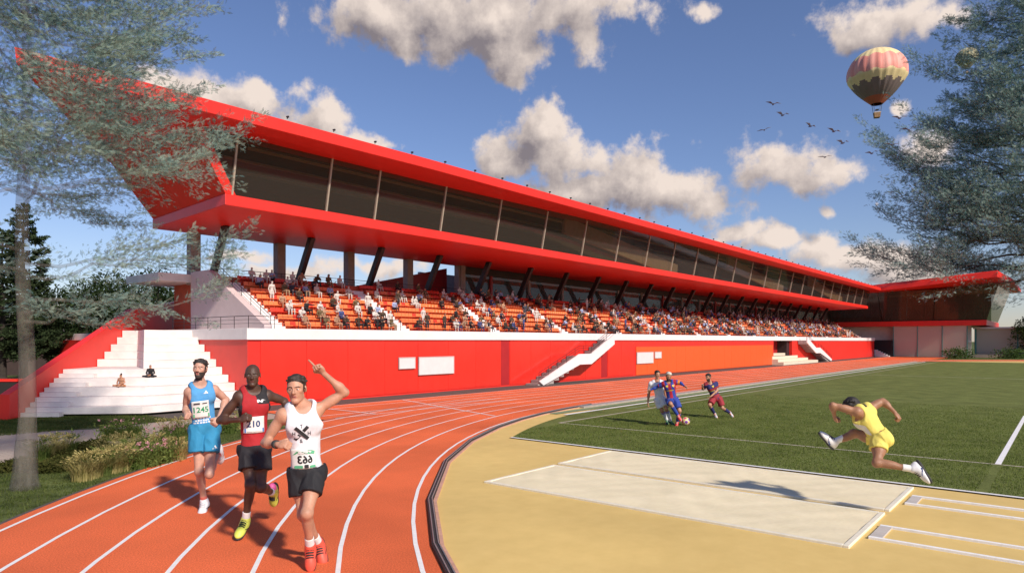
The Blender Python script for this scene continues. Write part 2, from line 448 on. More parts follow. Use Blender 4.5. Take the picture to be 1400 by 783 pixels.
def vest_field(tr, g, U, j, hem=.02, off=.014, sleeve=0.0):
    f = Field(); nk, up, lf, fw, pel = g['nk'], g['up'], g['lf'], g['fw'], g['pel']
    for p in tr.p:
        if p[0] == 'ell': c, rad, ax = p[3]; f.ell(c, rad + off*U, ax, p[1])
        else: a, b, ra, rb, fl = p[3]; f.cap(a, b, ra + off*U, rb + off*U, p[1])
    for s_ in (-1, 1):                                          # straps over the shoulders
        sh = j['shL'] if s_ > 0 else j['shR']
        p = nk + (sh - nk) * .52
        f.cap(p + up*.026*U - fw*.03*U, p + up*.026*U + fw*.015*U, .060*U, .060*U, .02*U); f.cap(p + up*.02*U + fw*.015*U, p - up*.12*U + fw*.075*U, .052*U, .05*U, .03*U)
        if sleeve:
            el = j['elL'] if s_ > 0 else j['elR']
            f.cap(nk + (sh - nk)*.5 + up*.01*U, sh, .062*U, .078*U, .04*U)
            f.cap(sh, sh + (el - sh) * sleeve, .078*U, .072*U, .03*U, flat=True)
    f.ell(nk + up*.05*U + fw*.03*U, (.085*U, .10*U, .11*U), g['A'], .01*U, sub=True)
    if not sleeve:
        for s_ in (-1, 1):
            sh = j['shL'] if s_ > 0 else j['shR']
            f.ell(sh + lf*.025*U*s_ - up*.03*U, (.062*U, .13*U, .115*U), g['A'], .01*U, sub=True)
    f.cut(pel + up*hem*U, -up, .005)
    return f
def shorts_field(g, U, j, length=.45, flare=1.0, top=.13, rad=.094):
    f = Field(); pel, up = g['pel'], g['up']
    f.ell(pel + up*.03*U, (.158*U, .122*U, .15*U), g['B'], 0)
    for n in 'RL':
        hip, kn = j['hip' + n], j['kn' + n]
        f.ell(hip - g['hf']*.04*U + up*.01*U, (.105*U, .10*U, .11*U), g['B'], .04*U)
        f.cap(hip + up*.02*U + g['hf']*.016*U, hip + (kn - hip) * length + g['hf']*.016*U, rad*U, (rad+.002)*U * flare, .010*U, flat=True)
    f.cut(pel + up*top*U, up, .005)
    return f
def shoe(parent, an, to, shank, U, m, msole, name='shoe', accent=None, laces=None):
    """an ankle, to toe tip, shank direction (down the leg); returns the shoe with its sole as a sub-part"""
    d = unit(to - an); sk = unit(shank)
    dn = sk - d * (sk @ d)
    dn = unit(dn) if np.linalg.norm(dn) > .15 else unit(np.array([0, 0, -1.0]) - d * (-d[2]))
    sd = np.cross(d, dn); L = .27 * U
    heel = an - d*.055*U + dn*.045*U; toe = heel + d * L
    f = Field()
    f.ell(heel + d*.045*U, (.06*U, .040*U, .05*U), (d, sd, dn), .02*U)
    f.cap(an + dn*.0*U, an + dn*.05*U + d*.04*U, .047*U, .047*U, .03*U)
    f.ell(heel + d*.13*U + dn*.005*U, (.10*U, .041*U, .042*U), (d, sd, dn), .03*U)
    f.ell(heel + d*.195*U + dn*.018*U, (.075*U, .047*U, .030*U), (d, sd, dn), .03*U)
    f.cut(an - sk*.035*U, -sk, .004)
    f.cut(heel + dn*.040*U, dn, .004)
    o = field_obj(name, f, .006, [m], parent)
    g = Field()
    g.ell(heel + d*.05*U + dn*.042*U, (.075*U, .043*U, .022*U), (d, sd, dn), .01*U)
    g.ell(heel + d*.135*U + dn*.040*U, (.12*U, .038*U, .016*U), (d, sd, dn), .02*U)
    g.ell(heel + d*.195*U + dn*.040*U, (.08*U, .050*U, .018*U), (d, sd, dn), .02*U)
    field_obj('sole', g, .006, [msole], o)
    for x in (.095, .115, .135, .155):
        b = MB(); hgt = -.066 + .36*(x - .085); c = heel + d*x*U + dn*hgt*U; b.tube([c - sd*.030*U + dn*.016*U, c - sd*.012*U + dn*.001*U, c + sd*.012*U + dn*.001*U, c + sd*.030*U + dn*.016*U], .0065*U, 5); b.build('lace', laces or msole, o, smooth=True)
    if accent:
        for s_ in (-1, 1):
            b = MB(); q = lambda x, z: heel + d*x*U + dn*z*U + sd*s_*.046*U
            pts = [(.06, .012), (.085, .028), (.125, .012), (.165, -.012)]; w = [.003, .010, .008, .001]
            vs = [q(x, z - ww) for (x, z), ww in zip(pts, w)] + [q(x, z + ww) for (x, z), ww in zip(pts, w)]
            vs = [v + sd*s_*.004*U*(1 if abs(i % 4 - 1.5) < 1 else -.6) for i, v in enumerate(vs)]
            vs2 = [v - sd*s_*.012*U for v in vs]
            b.hull([vs[0], vs[1], vs[2], vs[3], vs[7], vs[6], vs[5], vs[4]], [vs2[0], vs2[1], vs2[2], vs2[3], vs2[7], vs2[6], vs2[5], vs2[4]])
            b.build('emblem', accent, o)
    return o
def sock(parent, an, shank, U, m, hi=.09, r0=.040, r1=.040):
    f = Field(); f.cap(an + unit(shank)*.02*U, an - unit(shank)*hi*U, r0*U, r1*U, 0, flat=True)
    return field_obj('sock', f, .006, [m], parent)
def march(f, P, d, steps=40):
    P = P.copy(); t = np.zeros(len(P))
    for _ in range(steps):
        t += np.clip(f.at(P + d * t[:, None]), -.05, .05) * .8
    return P + d * t[:, None]
def patch(name, f, o, ux, uy, w, h, lift, m, parent, nu=14, nv=12, flat=0.0):
    """a sheet of cloth or paper lying on the garment f"""
    fw = np.cross(ux, uy)
    u = np.linspace(-.5, .5, nu); v = np.linspace(-.5, .5, nv)
    P = np.array([o + ux*w*a + uy*h*b + fw*.35 for b in v for a in u])
    Q = march(f, P, -fw)
    if flat:                                                     # stiffer sheet: pulled towards a plane
        dep = Q @ fw; cx = np.tile(u, nv); cy = np.repeat(v, nu)
        M_ = np.stack([np.ones_like(cx), cx, cy, cx*cx], 1); co, *_ = np.linalg.lstsq(M_, dep, rcond=None)
        dep2 = M_ @ co; dep2 += max(0, (dep - dep2).max() * .7); Q += fw[None] * (dep2 - dep)[:, None] * flat
    A = Q + fw * lift; B = Q - fw * .004
    F = []
    n = nu * nv
    for i in range(nv - 1):
        for k in range(nu - 1):
            a = i*nu + k; F.append((a, a+1, a+nu+1, a+nu)); F.append((n+a, n+a+nu, n+a+nu+1, n+a+1))
    ring = [k for k in range(nu)] + [(i+1)*nu - 1 for i in range(1, nv)] + [n-1-k for k in range(1, nu)] + [(nv-1-i)*nu for i in range(1, nv-1)]
    for i in range(len(ring)):
        a, b = ring[i], ring[(i+1) % len(ring)]; F.append((a, n+a, n+b, b))
    me = np_mesh(name, np.concatenate([A, B]), F)
    ob = link(name, me, m, parent)
    cy = np.repeat(v, nu); cx = np.tile(u, nv)
    return ob, (lambda x, y: A[int(np.argmin((cx - x)**2 + (cy - y)**2))]), (A.reshape(nv, nu, 3), fw)
def on_patch(pt, x, y):
    """point at x,y in -.5...5 of a patch, bilinear"""
    A, fw = pt; nv, nu = A.shape[:2]
    a = np.clip((x + .5) * (nu - 1), 0, nu - 1.001); b = np.clip((y + .5) * (nv - 1), 0, nv - 1.001)
    i, k = int(b), int(a); fa, fb = a - k, b - i
    return (A[i,k]*(1-fa) + A[i,k+1]*fa)*(1-fb) + (A[i+1,k]*(1-fa) + A[i+1,k+1]*fa)*fb
def text_shape(s, bold=.02):
    cu = bpy.data.curves.new('lettering', 'FONT'); cu.body = s; cu.size = 1; cu.align_x = 'CENTER'; cu.align_y = 'CENTER'; cu.offset = bold
    cu.resolution_u = 3
    ob = bpy.data.objects.new('lettering', cu); me = ob.to_mesh()
    V = np.array([v.co[:] for v in me.vertices]); F = [tuple(p.vertices) for p in me.polygons]
    ob.to_mesh_clear(); bpy.data.objects.remove(ob); bpy.data.curves.remove(cu)
    return V, F
def lettering(name, pt, s, cx, cy, w, h, m, parent, lift=.004, mirror=False, bold=.02):
    """letters laid on a patch; w,h in patch fractions"""
    V, F = text_shape(s, bold) if isinstance(s, str) else s
    lo, hi = V.min(0), V.max(0); c = (lo + hi) / 2; sz = hi - lo
    q = []
    for v in V:
        x = (v[0] - c[0]) / sz[0] * w * (-1 if mirror else 1); y = (v[1] - c[1]) / sz[1] * h
        q.append(on_patch(pt, cx + x, cy + y) + pt[1] * lift)
    b = MB(); b.add(q, F)
    o = b.build(name, m, parent)
    return o
def stamp(name, pt, polys, m, parent, lift=.004):
    """flat marks (lists of x,y in patch fractions) laid on a patch"""
    b = MB()
    for p in polys: b.add([on_patch(pt, x, y) + pt[1] * lift for x, y in p], [tuple(range(len(p)))])
    return b.build(name, m, parent)
# ------------------------------------------------------------------ ground, track, field
CX0, CX1, CYC = 22.5, 83.0, -8.0                  # centres of the two bends of the oval
def oval(r, n=72, x0=CX0, x1=CX1):
    p = [(x0 + r * math.cos(a), CYC + r * math.sin(a)) for a in np.linspace(math.pi/2, 3*math.pi/2, n)]
    return p + [(x1 + r * math.cos(a), CYC + r * math.sin(a)) for a in np.linspace(-math.pi/2, math.pi/2, n)]
def loop_strip(name, r0, r1, z, m, kind='structure'):
    a, b = oval(r0), oval(r1); n = len(a); B = MB()
    B.add([(x, y, z) for x, y in a] + [(x, y, z) for x, y in b], [(i, (i+1) % n, n + (i+1) % n, n + i) for i in range(n)])
    o = B.build(name, m)
    for p in o.data.polygons:
        if p.normal.z < 0: p.flip()
    return tag(o, kind=kind)
lawn_m = mat('lawn', (.065, .09, .025), .9, .45, 3.0, .8, 45, col2=(.105, .13, .045), var2=.3, scale2=.5, spec=.1)
turf_m = mat('pitch_turf', (.112, .135, .036), .9, .25, 22, .9, 70, col2=(.165, .188, .058), var2=.22, scale2=1.1, spec=.1)
track_m = mat('track_rubber', (.72, .112, .032), .85, .26, 60, .5, 160, col2=(.82, .175, .065), var2=.16, scale2=.45, spec=.25)
sand_m = mat('tan_apron', (.66, .465, .165), .85, .03, 3, .06, 90, col2=(.68, .485, .18), var2=.09, scale2=.35, spec=.2)
line_m = mat('white_line', (.82, .80, .78), .7, .08, 12, .1, 60)
asph_m = mat('asphalt', (.085, .070, .060), .9, .25, 14, .4, 90)
B = MB(); B.add([(-2500,-2500,-.03),(2500,-2500,-.03),(2500,2500,-.03),(-2500,2500,-.03)], [(0,1,2,3)])
tag(B.build('ground', lawn_m), kind='structure')
sheet('infield_apron', oval(21.9), -.010, sand_m)
loop_strip('running_track', 21.86, 27.42, 0.0, track_m)
sheet('sprint_straight', [(12.2, 17.2), (116.5, 13.0), (116.5, 21.2), (12.2, 21.2)], -.005, track_m)
loop_strip('track_edging', 27.42, 27.50, -.004, asph_m)
for i in range(7):
    r_ = 22.06 + .862 * i; loop_strip('lane_line', r_ - .026, r_ + .026, .005, line_m)
for k in range(2):
    y = 14.06 + .862 * (7 + k)
    sheet('lane_line', [(12.6, y - .026), (116, y - .026), (116, y + .026), (12.6, y + .026)], .006, line_m)
for k in range(5, 9):                                # starting marks across the sprint lanes
    y = 14.06 + .862 * (k - 1)
    sheet('lane_line', [(12.6, y - .03), (21.5, y - .03), (21.5, y + .03), (12.6, y + .03)], .010, line_m) if k in (5, 6) else None
sheet('start_line', [(16.2, 14.1), (16.27, 14.1), (18.37, 20.95), (18.30, 20.95)], .009, line_m)
sheet('start_line', [(14.2, 17.6), (14.27, 17.6), (14.27, 20.95), (14.2, 20.95)], .009, line_m)
# field turf, clipped by the bend
arc = [(CX0 + 21.0 * math.cos(a), CYC + 21.0 * math.sin(a)) for a in np.linspace(math.pi/2, 3*math.pi/2, 90)]
arc = [p for p in arc if p[0] > 12.95]
up_ = [p for p in arc if p[1] > CYC]; lo_ = [p for p in arc if p[1] <= CYC]
ye = CYC + math.sqrt(21.0**2 - (CX0 - 12.95)**2); yl = 2*CYC - ye
sheet('football_pitch', [(93, -28.5), (93, 13.0)] + up_ + [(12.95, ye), (12.95, yl)] + lo_, .000, turf_m)
def gline(x0, x1, y0, y1, z=.006, m=line_m, name='pitch_line'): return sheet(name, [(x0, y0), (x1, y0), (x1, y1), (x0, y1)], z, m)
gline(12.88, 12.97, yl, ye, .007)                                             # white edge of the turf
gline(12.84, 12.88, yl, ye, .006, mat('black_edging', (.02, .02, .02), .8), 'turf_edging')
cream_line = mat('cream_line', (.50, .44, .34), .8, .1, 10)
gline(16.06, 16.13, -27, 11.46, .007, cream_line); gline(16.06, 90, 11.45, 11.53, .008, cream_line)
gline(53.0, 53.12, -27, 11.44, .006, cream_line); gline(89.9, 90, -27, 11.44, .006, cream_line)
gline(16.13, 27.0, 1.00, 1.10, .008); gline(27.0, 27.1, -17.1, 1.10, .008); gline(16.13, 27.0, -17.1, -17.0, .008)
pale_green = mat('pale_green_margin', (.20, .26, .14), .9, .2, 8)
gline(18, 90, 12.55, 12.72, .006, line_m); gline(18, 90, 12.95, 13.30, .006, pale_green); gline(21, 88, 12.05, 12.15, .006, pale_green)
# pale pink border and faceted kerb along the inside of the bend
pinkish = mat('pink_concrete', (.55, .30, .22), .8, .15, 10)
a_ = [math.radians(q) for q in (93, 98, 103, 107.5, 112.6, 119.5, 126.8, 135.3, 141.2, 148, 156, 166, 178, 190, 202)]
kerb = MB(); pk = MB()
for i in range(len(a_) - 1):
    P = []
    for rr in (21.88, 21.785, 21.735):
        P.append([(CX0 + rr * math.cos(q), CYC + rr * math.sin(q)) for q in (a_[i], a_[i+1])])
    kerb.prism([P[0][0], P[0][1], P[1][1], P[1][0]], -.02, .05)
    pk.prism([P[1][0], P[1][1], P[2][1], P[2][0]], -.02, .012 + .0006 * i)
k_o = empty('track_kerb', (CX0, CYC, 0), label='dark faceted drainage kerb curving along the inner edge of the orange track', cat='kerb')
def put_under(o, e): o.parent = e; o.matrix_parent_inverse = Matrix.Translation(-e.location); return o
put_under(kerb.build('kerb_body', mat('kerb_dark', (.035, .030, .028), .6, .3, 8), None, bevel=.012), k_o)
steel = mat('grey_steel', (.42, .41, .40), .35, .1, 10, metal=.6)
for rr in (21.805, 21.855):
    t = MB(); t.tube([(CX0 + rr * math.cos(q), CYC + rr * math.sin(q), .058) for q in a_], .008, 6); put_under(t.build('guard_rail', steel), k_o)
tag(pk.build('kerb_border', pinkish), kind='structure')
# straight kerb between track and pitch
st_k = MB(); st_k.box(20.3, 90, 13.42, 13.66, -.02, .05)
tag(st_k.build('straight_kerb', mat('grey_concrete', (.32, .29, .27), .85, .15, 6)), kind='structure')

# ------------------------------------------------------------------ long jump pits and runways
frame_m = mat('cream_timber', (.76, .70, .56), .6, .08, 8); pit_sand = mat('pale_pit_sand', (.75, .655, .44), .95, .04, 2, .20, 14, col2=(.79, .69, .48), var2=.06, scale2=.8, spec=.1)
for (x0, x1, y0, y1, lab) in ((8.52, 10.53, 1.96, 7.66, 'pale sand pit in a cream frame, the one nearer the camera'), (10.72, 12.66, 1.94, 7.70, 'pale sand pit in a cream frame, the one beside the turf edge')):
    e = empty('landing_pit', ((x0+x1)/2, (y0+y1)/2, 0), label=lab, cat='sand pit', group='landing pits on the tan apron')
    cx, cy = e.location[:2]; q = MB(); w = .07
    q.box(x0-cx, x1-cx, y0-cy, y0+w-cy, -.03, .022); q.box(x0-cx, x1-cx, y1-w-cy, y1-cy, -.03, .022)
    q.box(x0-cx, x0+w-cx, y0+w-cy, y1-w-cy, -.03, .022); q.box(x1-w-cx, x1-cx, y0+w-cy, y1-w-cy, -.03, .022)
    q.build('frame', frame_m, e, bevel=.008)
    n = 60; g = MB(); vs = []
    for i in range(n + 1):
        for k in range(25):
            x = x0 + w + (x1-x0-2*w) * k / 24; y = y0 + w + (y1-y0-2*w) * i / n
            vs.append((x-cx, y-cy, .012 + .006*math.sin(x*9 + 3*math.sin(y*2.1)) * math.sin(y*7 + x) ))
    g.add(vs, [(i*25+k, i*25+k+1, (i+1)*25+k+1, (i+1)*25+k) for i in range(n) for k in range(24)])
    g.build('sand', pit_sand, e, smooth=True)
for (xa, xb, y0, lab) in ((9.12, 9.78, 1.90, 'white lined jump runway nearer the camera, with its take-off board'), (11.36, 11.97, 1.88, 'white lined jump runway beside the turf edge, with its take-off board')):
    e = empty('jump_runway', ((xa+xb)/2, y0, 0), label=lab, cat='runway', group='jump runways')
    for x in (xa, xb):
        q = MB(); q.box(x-.025-e.location.x, x+.025-e.location.x, -22, -.02, -.02, .022); q.build('runway_edge', line_m, e, bevel=.006)
    q = MB(); q.box(xa+.03-e.location.x, xb-.03-e.location.x, -.16, -.02, -.02, .012); q.build('take_off_board', mat('grey_white_board', (.52, .47, .42), .6), e)

# ------------------------------------------------------------------ paths on the left
brick_m, N_, L_ = nodes_of('brick_paving'); b_ = N_['Principled BSDF']
bt = N_.new('ShaderNodeTexBrick'); bt.inputs['Scale'].default_value = 2.2; bt.inputs['Color1'].default_value = (.46, .38, .31, 1); bt.inputs['Color2'].default_value = (.40, .32, .26, 1)
bt.inputs['Mortar'].default_value = (.24, .20, .17, 1); bt.inputs['Mortar Size'].default_value = .012
tc = N_.new('ShaderNodeTexCoord'); L_.new(tc.outputs['Object'], bt.inputs['Vector']); L_.new(bt.outputs['Color'], b_.inputs['Base Color']); b_.inputs['Roughness'].default_value = .85
sheet('paved_path', [(-16, 8), (-2, 13.2), (3.6, 15.7), (5.8, 17.0), (8.2, 18.2), (10.2, 18.9), (12.2, 19.2), (12.2, 21.2), (9.0, 21.0), (6.9, 20.7), (5.6, 21.9), (3.0, 22.6), (-3, 24), (-20, 26)], -.022, brick_m)
sheet('service_strip', [(8.9, 21.2), (118, 21.2), (118, 23.12), (9.15, 23.12)], -.016, asph_m)
# ------------------------------------------------------------------ the grandstand
red = mat('red_paint', (.74, .030, .020), .42, .05, 2.0, var2=.05, scale2=.25, spec=.4)
gloss_red = mat('gloss_red_panel', (.70, .028, .018), .20, .07, 3, .05, 3, var2=.10, scale2=.5, coat=.4, stretch=(1, 1, .3))
orange = mat('orange_panel_paint', (.74, .105, .022), .38, .05, 3, spec=.4)
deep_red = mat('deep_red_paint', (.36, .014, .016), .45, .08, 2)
white = mat('white_render', (.74, .70, .69), .7, .05, 2.5, .08, 40, var2=.04)
warm_white = mat('warm_white_steps', (.72, .66, .63), .75, .08, 2.5, .12, 40, var2=.09, scale2=1.2)
mauve = mat('mauve_render', (.60, .50, .50), .75, .06, 2)
conc = mat('grey_concrete_column', (.34, .29, .27), .8, .12, 4, .15, 30)
dark_steel = mat('dark_steel', (.035, .030, .032), .45, .15, 10, metal=.3)
mullion_m = mat('tan_mullion', (.45, .38, .30), .4, .08, 10, metal=.3)
rail_m = mat('black_rail', (.022, .020, .022), .4, .1, 10, metal=.4)
inner_m = mat('dark_interior', (.16, .115, .09), .8, .15, 2); beam_reflection_m = mat('beam_and_reflection_tan', (.74, .58, .34), .7, .1, 4)
def glass_mat(name, tint, clear, rough=.03):
    m, N, L = nodes_of(name); b = N['Principled BSDF']; b.inputs['Base Color'].default_value = (*tint, 1); b.inputs['Roughness'].default_value = rough
    b.inputs['Specular IOR Level'].default_value = .6
    nz = N.new('ShaderNodeTexNoise'); nz.inputs['Scale'].default_value = .6; tc = N.new('ShaderNodeTexCoord'); L.new(tc.outputs['Object'], nz.inputs['Vector'])
    bp = N.new('ShaderNodeBump'); bp.inputs['Strength'].default_value = .06; bp.inputs['Distance'].default_value = .05
    L.new(nz.outputs['Fac'], bp.inputs['Height']); L.new(bp.outputs['Normal'], b.inputs['Normal'])
    t = N.new('ShaderNodeBsdfTransparent'); t.inputs['Color'].default_value = (.62, .57, .52, 1); mx = N.new('ShaderNodeMixShader'); mx.inputs['Fac'].default_value = clear
    L.new(b.outputs[0], mx.inputs[1]); L.new(t.outputs[0], mx.inputs[2]); L.new(mx.outputs[0], N['Material Output'].inputs['Surface'])
    return m
dark_glass = glass_mat('dark_glass', (.060, .048, .042), .50)
YW, XL, XR = 23.1, 12.8, 115.9
stand = empty('grandstand', (60, 28, 0), label='long red grandstand with sweeping canopy, white parapet and raked seating', cat='grandstand')
def part(mb, name, m, parent=stand, **k):
    o = mb.build(name, m, None, **k); o.parent = parent
    base = parent.matrix_world if parent.parent is None else None
    o.matrix_parent_inverse = Matrix.Translation(-stand.location) if parent is stand else Matrix.Identity(4)
    return o
def subpart(mb, name, m, par, **k):
    o = mb.build(name, m, None, **k); o.parent = par; o.matrix_parent_inverse = Matrix.Identity(4); return o
# podium with recesses
wall_x = lambda px, Y=YW: on_y(px, HOR, Y).x
J1, J2, J3, J4, O0, O1, RC0, RC1 = (wall_x(q_) for q_ in (685, 696, 822, 830, 869, 1056, 1057.5, 1083))
q = MB(); q.box(XL, RC0, YW, 44, -.02, 2.447); part(q, 'podium_wall', red)
q = MB(); q.box(RC1, XR, YW, 44, -.02, 2.447); part(q, 'podium_wall', red)
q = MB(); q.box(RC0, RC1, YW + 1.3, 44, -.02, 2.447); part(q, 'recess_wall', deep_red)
for x0, x1 in ((13.3, J1 - .04), (J2 + .04, J3 - .04), (J4 + .04, O0 - .3)):
    n_ = max(1, round((x1 - x0)/1.9)); w_ = (x1 - x0)/n_
    for k in range(n_):
        q = MB(); q.box(x0 + w_*k + .006, x0 + w_*(k+1) - .006, YW - .03 - .0015*(k % 3), YW - .002, .06, 2.40); part(q, 'wall_panel', gloss_red, bevel=.004)
for x0, x1 in ((J1, J2), (J3, J4)):
    q = MB(); q.box(x0, x1, YW - .012, YW - .001, .06, 2.40); part(q, 'panel_joint', deep_red)
for k in range(18):
    w_ = (O1 - O0)/18; q = MB(); q.box(O0 + w_*k + .006, O0 + w_*(k+1) - .006, YW - .05 - .0015*(k % 3), YW - .002, .03, 2.0); part(q, 'orange_panel', orange, bevel=.004)
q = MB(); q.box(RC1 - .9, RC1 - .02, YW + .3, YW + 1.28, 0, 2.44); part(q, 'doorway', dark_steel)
q = MB(); q.box(XL - .08, XR + .1, YW - .10, YW + .32, 2.45, 2.87); part(q, 'parapet', white, bevel=.012)
q = MB(); q.box(XL - .08, XL + .32, YW + .322, 30, 2.45, 2.87); part(q, 'end_parapet', white, bevel=.012)
q = MB(); q.box(XL + .33, XR, YW + .33, 44, 2.45, 2.80); part(q, 'deck', white)
# raked seating: rows of deck
NR, RISE, TREAD, YR0, Z0 = 8, .295, .535, 23.75, 2.83
X0S, X1S = 14.1, 109.5
q = MB()
prof = [(YR0 - .02, 2.79)]
for j in range(NR): prof += [(YR0 + TREAD*j, Z0 + RISE*j), (YR0 + TREAD*(j+1), Z0 + RISE*j)]
prof += [(YR0 + TREAD*NR, Z0 + RISE*NR), (32, Z0 + RISE*NR), (32, 2.79)]
q.hull([(X0S, y, z) for y, z in prof], [(X1S, y, z) for y, z in prof])
part(q, 'raked_deck', mat('terracotta_deck', (.52, .10, .05), .8, .12, 3))
ZT = Z0 + RISE * NR                                                            # top concourse
q = MB(); pr = [(YR0 - .15, 2.80), (YR0 - .15, 3.02), (YR0 + TREAD*NR, ZT + .22), (29.6, ZT + .22), (29.6, 2.80)]
q.hull([(X0S - .35, y, z) for y, z in pr], [(X0S - .02, y, z) for y, z in pr]); part(q, 'end_wall', mauve, bevel=.01)
q = MB(); pr = [(YR0 - .15, 2.80), (YR0 - .15, 2.95), (YR0 + TREAD*NR, ZT + .1), (32, ZT + .1), (32, 2.80)]
q.hull([(X1S + .02, y, z) for y, z in pr], [(X1S + .3, y, z) for y, z in pr]); part(q, 'end_wall', white)
q = MB(); q.box(12.4, X0S + .4, 29.62, 33, ZT - .22, ZT + .12); part(q, 'upper_landing', warm_white, bevel=.015)
# aisles of white steps
AIS = [14.13 + 6.55 * k for k in range(15)]; AW = .78
for k, x in enumerate(AIS):
    q = MB()
    for j in range(NR):
        z = Z0 + RISE*j; y = YR0 + TREAD*j
        q.box(x, x + AW, y - TREAD*.5, y + TREAD*.5 - .002, z - RISE*.5 + .001, z + .006 - RISE*.5 + (.0))
        q.box(x, x + AW, y - TREAD*.5, y, z - RISE, z - RISE*.5)
        q.box(x, x + AW, y, y + TREAD*.499, z - .01, z + .008)
        q.box(x, x + AW, y - .012, y, z - RISE*.5, z + .008)
    part(q, 'aisle_steps', white)
# slab under the glazed box, and its soffit
ZS0, ZS1, YF, YB = 7.2, 7.6, 22.9, 30.2
q = MB(); q.hull([(11.85, YF, ZS0), (110.8, YF, ZS0), (113.5, YB, ZS0), (12.4, YB, ZS0)], [(11.85, YF, ZS1), (110.8, YF, ZS1), (113.5, YB, ZS1), (12.4, YB, ZS1)])
part(q, 'upper_slab', red, bevel=.02)
# roof: soffit, fascia with a fold, upstand
YA = 21.16
tip = (5.3, YA); q = MB()
zs, zt = 9.82, 10.2
lo_p = [(5.3, YA, 9.62), (20, YA, 9.80), (110.8, YA, 9.80), (113.5, YB, 9.72), (10.7, YB, 9.70)]
hi_p = [(5.25, YA - .03, 10.05), (20, YA - .03, 10.2), (110.8, YA - .03, 10.2), (113.5, YB, 10.5), (10.6, YB, 10.3)]
q.hull(lo_p, hi_p); part(q, 'roof', red, bevel=.015)
# side wall closing the left end
q = MB(); q.hull([(11.87, YF + .03, ZS1 + .002), (12.27, YF + .03, ZS1 + .002), (12.8, YB - .02, ZS1 + .002), (12.42, YB - .02, ZS1 + .002)],
                 [(10.45, YF - .38, 9.70), (10.87, YF - .38, 9.71), (11.2, YB - .02, 9.70), (10.75, YB - .02, 9.70)])
part(q, 'side_wall', red, bevel=.012)
q = MB(); q.hull([(12.9, YB, ZS1), (113, YB, ZS1), (113, YB + .2, ZS1), (12.9, YB + .2, ZS1)], [(11.2, YB, 9.7), (113, YB, 9.7), (113, YB + .2, 9.7), (11.2, YB + .2, 9.7)]); part(q, 'back_wall', inner_m)
q = MB(); q.box(12.5, 112, YF + .5, YB - .05, ZS1 + .003, ZS1 + .02); part(q, 'upper_floor', inner_m)
q = MB(); q.box(12.5, 112, YF + .3, YB - .05, 9.60, 9.63); part(q, 'upper_ceiling', inner_m)
for y in (23.4, 25.2, 27.0):
    q = MB(); q.box(13, 110, y, y + .12, 9.50, 9.59); part(q, 'ceiling_beam', beam_reflection_m)
# added tan bars behind the glass, imitating diagonal reflections in the far half
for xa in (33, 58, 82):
    q = MB(); q.bar((xa, 23.25, 9.35), (xa + 15, 23.25, 7.75), .2, 1.0); part(q, 'diagonal_reflection', beam_reflection_m)
XM = [12.12, 16.07, 18.5] + [22.44 + 4.0 * k for k in range(22)]
XM = [x for x in XM if x < 110] + [110.2]
YG0, YG1, ZG1 = YF + .10, YF - .37, 9.78
for i, x in enumerate(XM):
    if i == len(XM) - 1: break
    xt = x if i else 10.95
    q = MB(); w = .035
    x2 = XM[i+1]
    q.add([(x + .05, YG0, ZS1 + .004), (x2 - .05, YG0, ZS1 + .004), (x2 - .05, YG1, ZG1), (xt + .05, YG1, ZG1)], [(0, 1, 2, 3)])
    part(q, 'window', dark_glass)
    q = MB(); q.bar((x, YG0 - .04, ZS1), (x, YG1 + .01, ZG1 - .10), .07, .09); part(q, 'mullion', mullion_m)
# struts, columns and the wall behind the top row
for k in range(23):
    x = 14.05 + 4.15 * k
    q = MB(); q.bar((x, 28.25, ZT - .05), (x, 27.1, ZS0 + .02), .30, .22, up=(1, 0, 0)); part(q, 'strut', dark_steel)
for x in (14.07, 18.3, 22.47, 26.7, 31.0):
    q = MB(); q.box(x - .22, x + .22, 29.8, 30.2, ZT - .3, ZS0); part(q, 'column', conc)
smoky = glass_mat('smoky_glass', (.10, .085, .08), .35)
q = MB(); q.box(31.3, 113, 30.0, 30.1, ZT, ZS0 - .45); part(q, 'rear_glazing', smoky)
q = MB(); q.box(31.3, 113, 29.9, 30.3, ZS0 - .45, ZS0 - .003); part(q, 'rear_beam', dark_steel)
q = MB(); q.box(31.3, 113, 34.0, 34.2, ZT - .2, ZS0 - .1); part(q, 'inner_wall', conc)
for k in range(20):
    x = 34 + 4.15 * k; q = MB(); q.box(x - .1, x + .1, 29.86, 29.99, ZT, ZS0 - .45); part(q, 'rear_post', deep_red if k % 3 == 0 else conc)
q = MB(); pts = [(23.6, 31.6), (31.5, 31.6), (31.5, 31.8), (23.6, 31.8)]
q.hull([(x, y, ZT - .4) for x, y in pts], [(23.6, 31.6, ZT + .25), (31.5, 31.6, ZS0 - .02), (31.5, 31.8, ZS0 - .02), (23.6, 31.8, ZT + .25)]); part(q, 'ramp_wall', deep_red)
q = MB(); q.box(30.9, 31.28, 29.7, 30.3, ZT - .3, ZS0); part(q, 'column', conc)
q = MB(); q.box(29.8, 113, 31.9, 44, 2.8, ZT - .02); part(q, 'rear_block', conc)
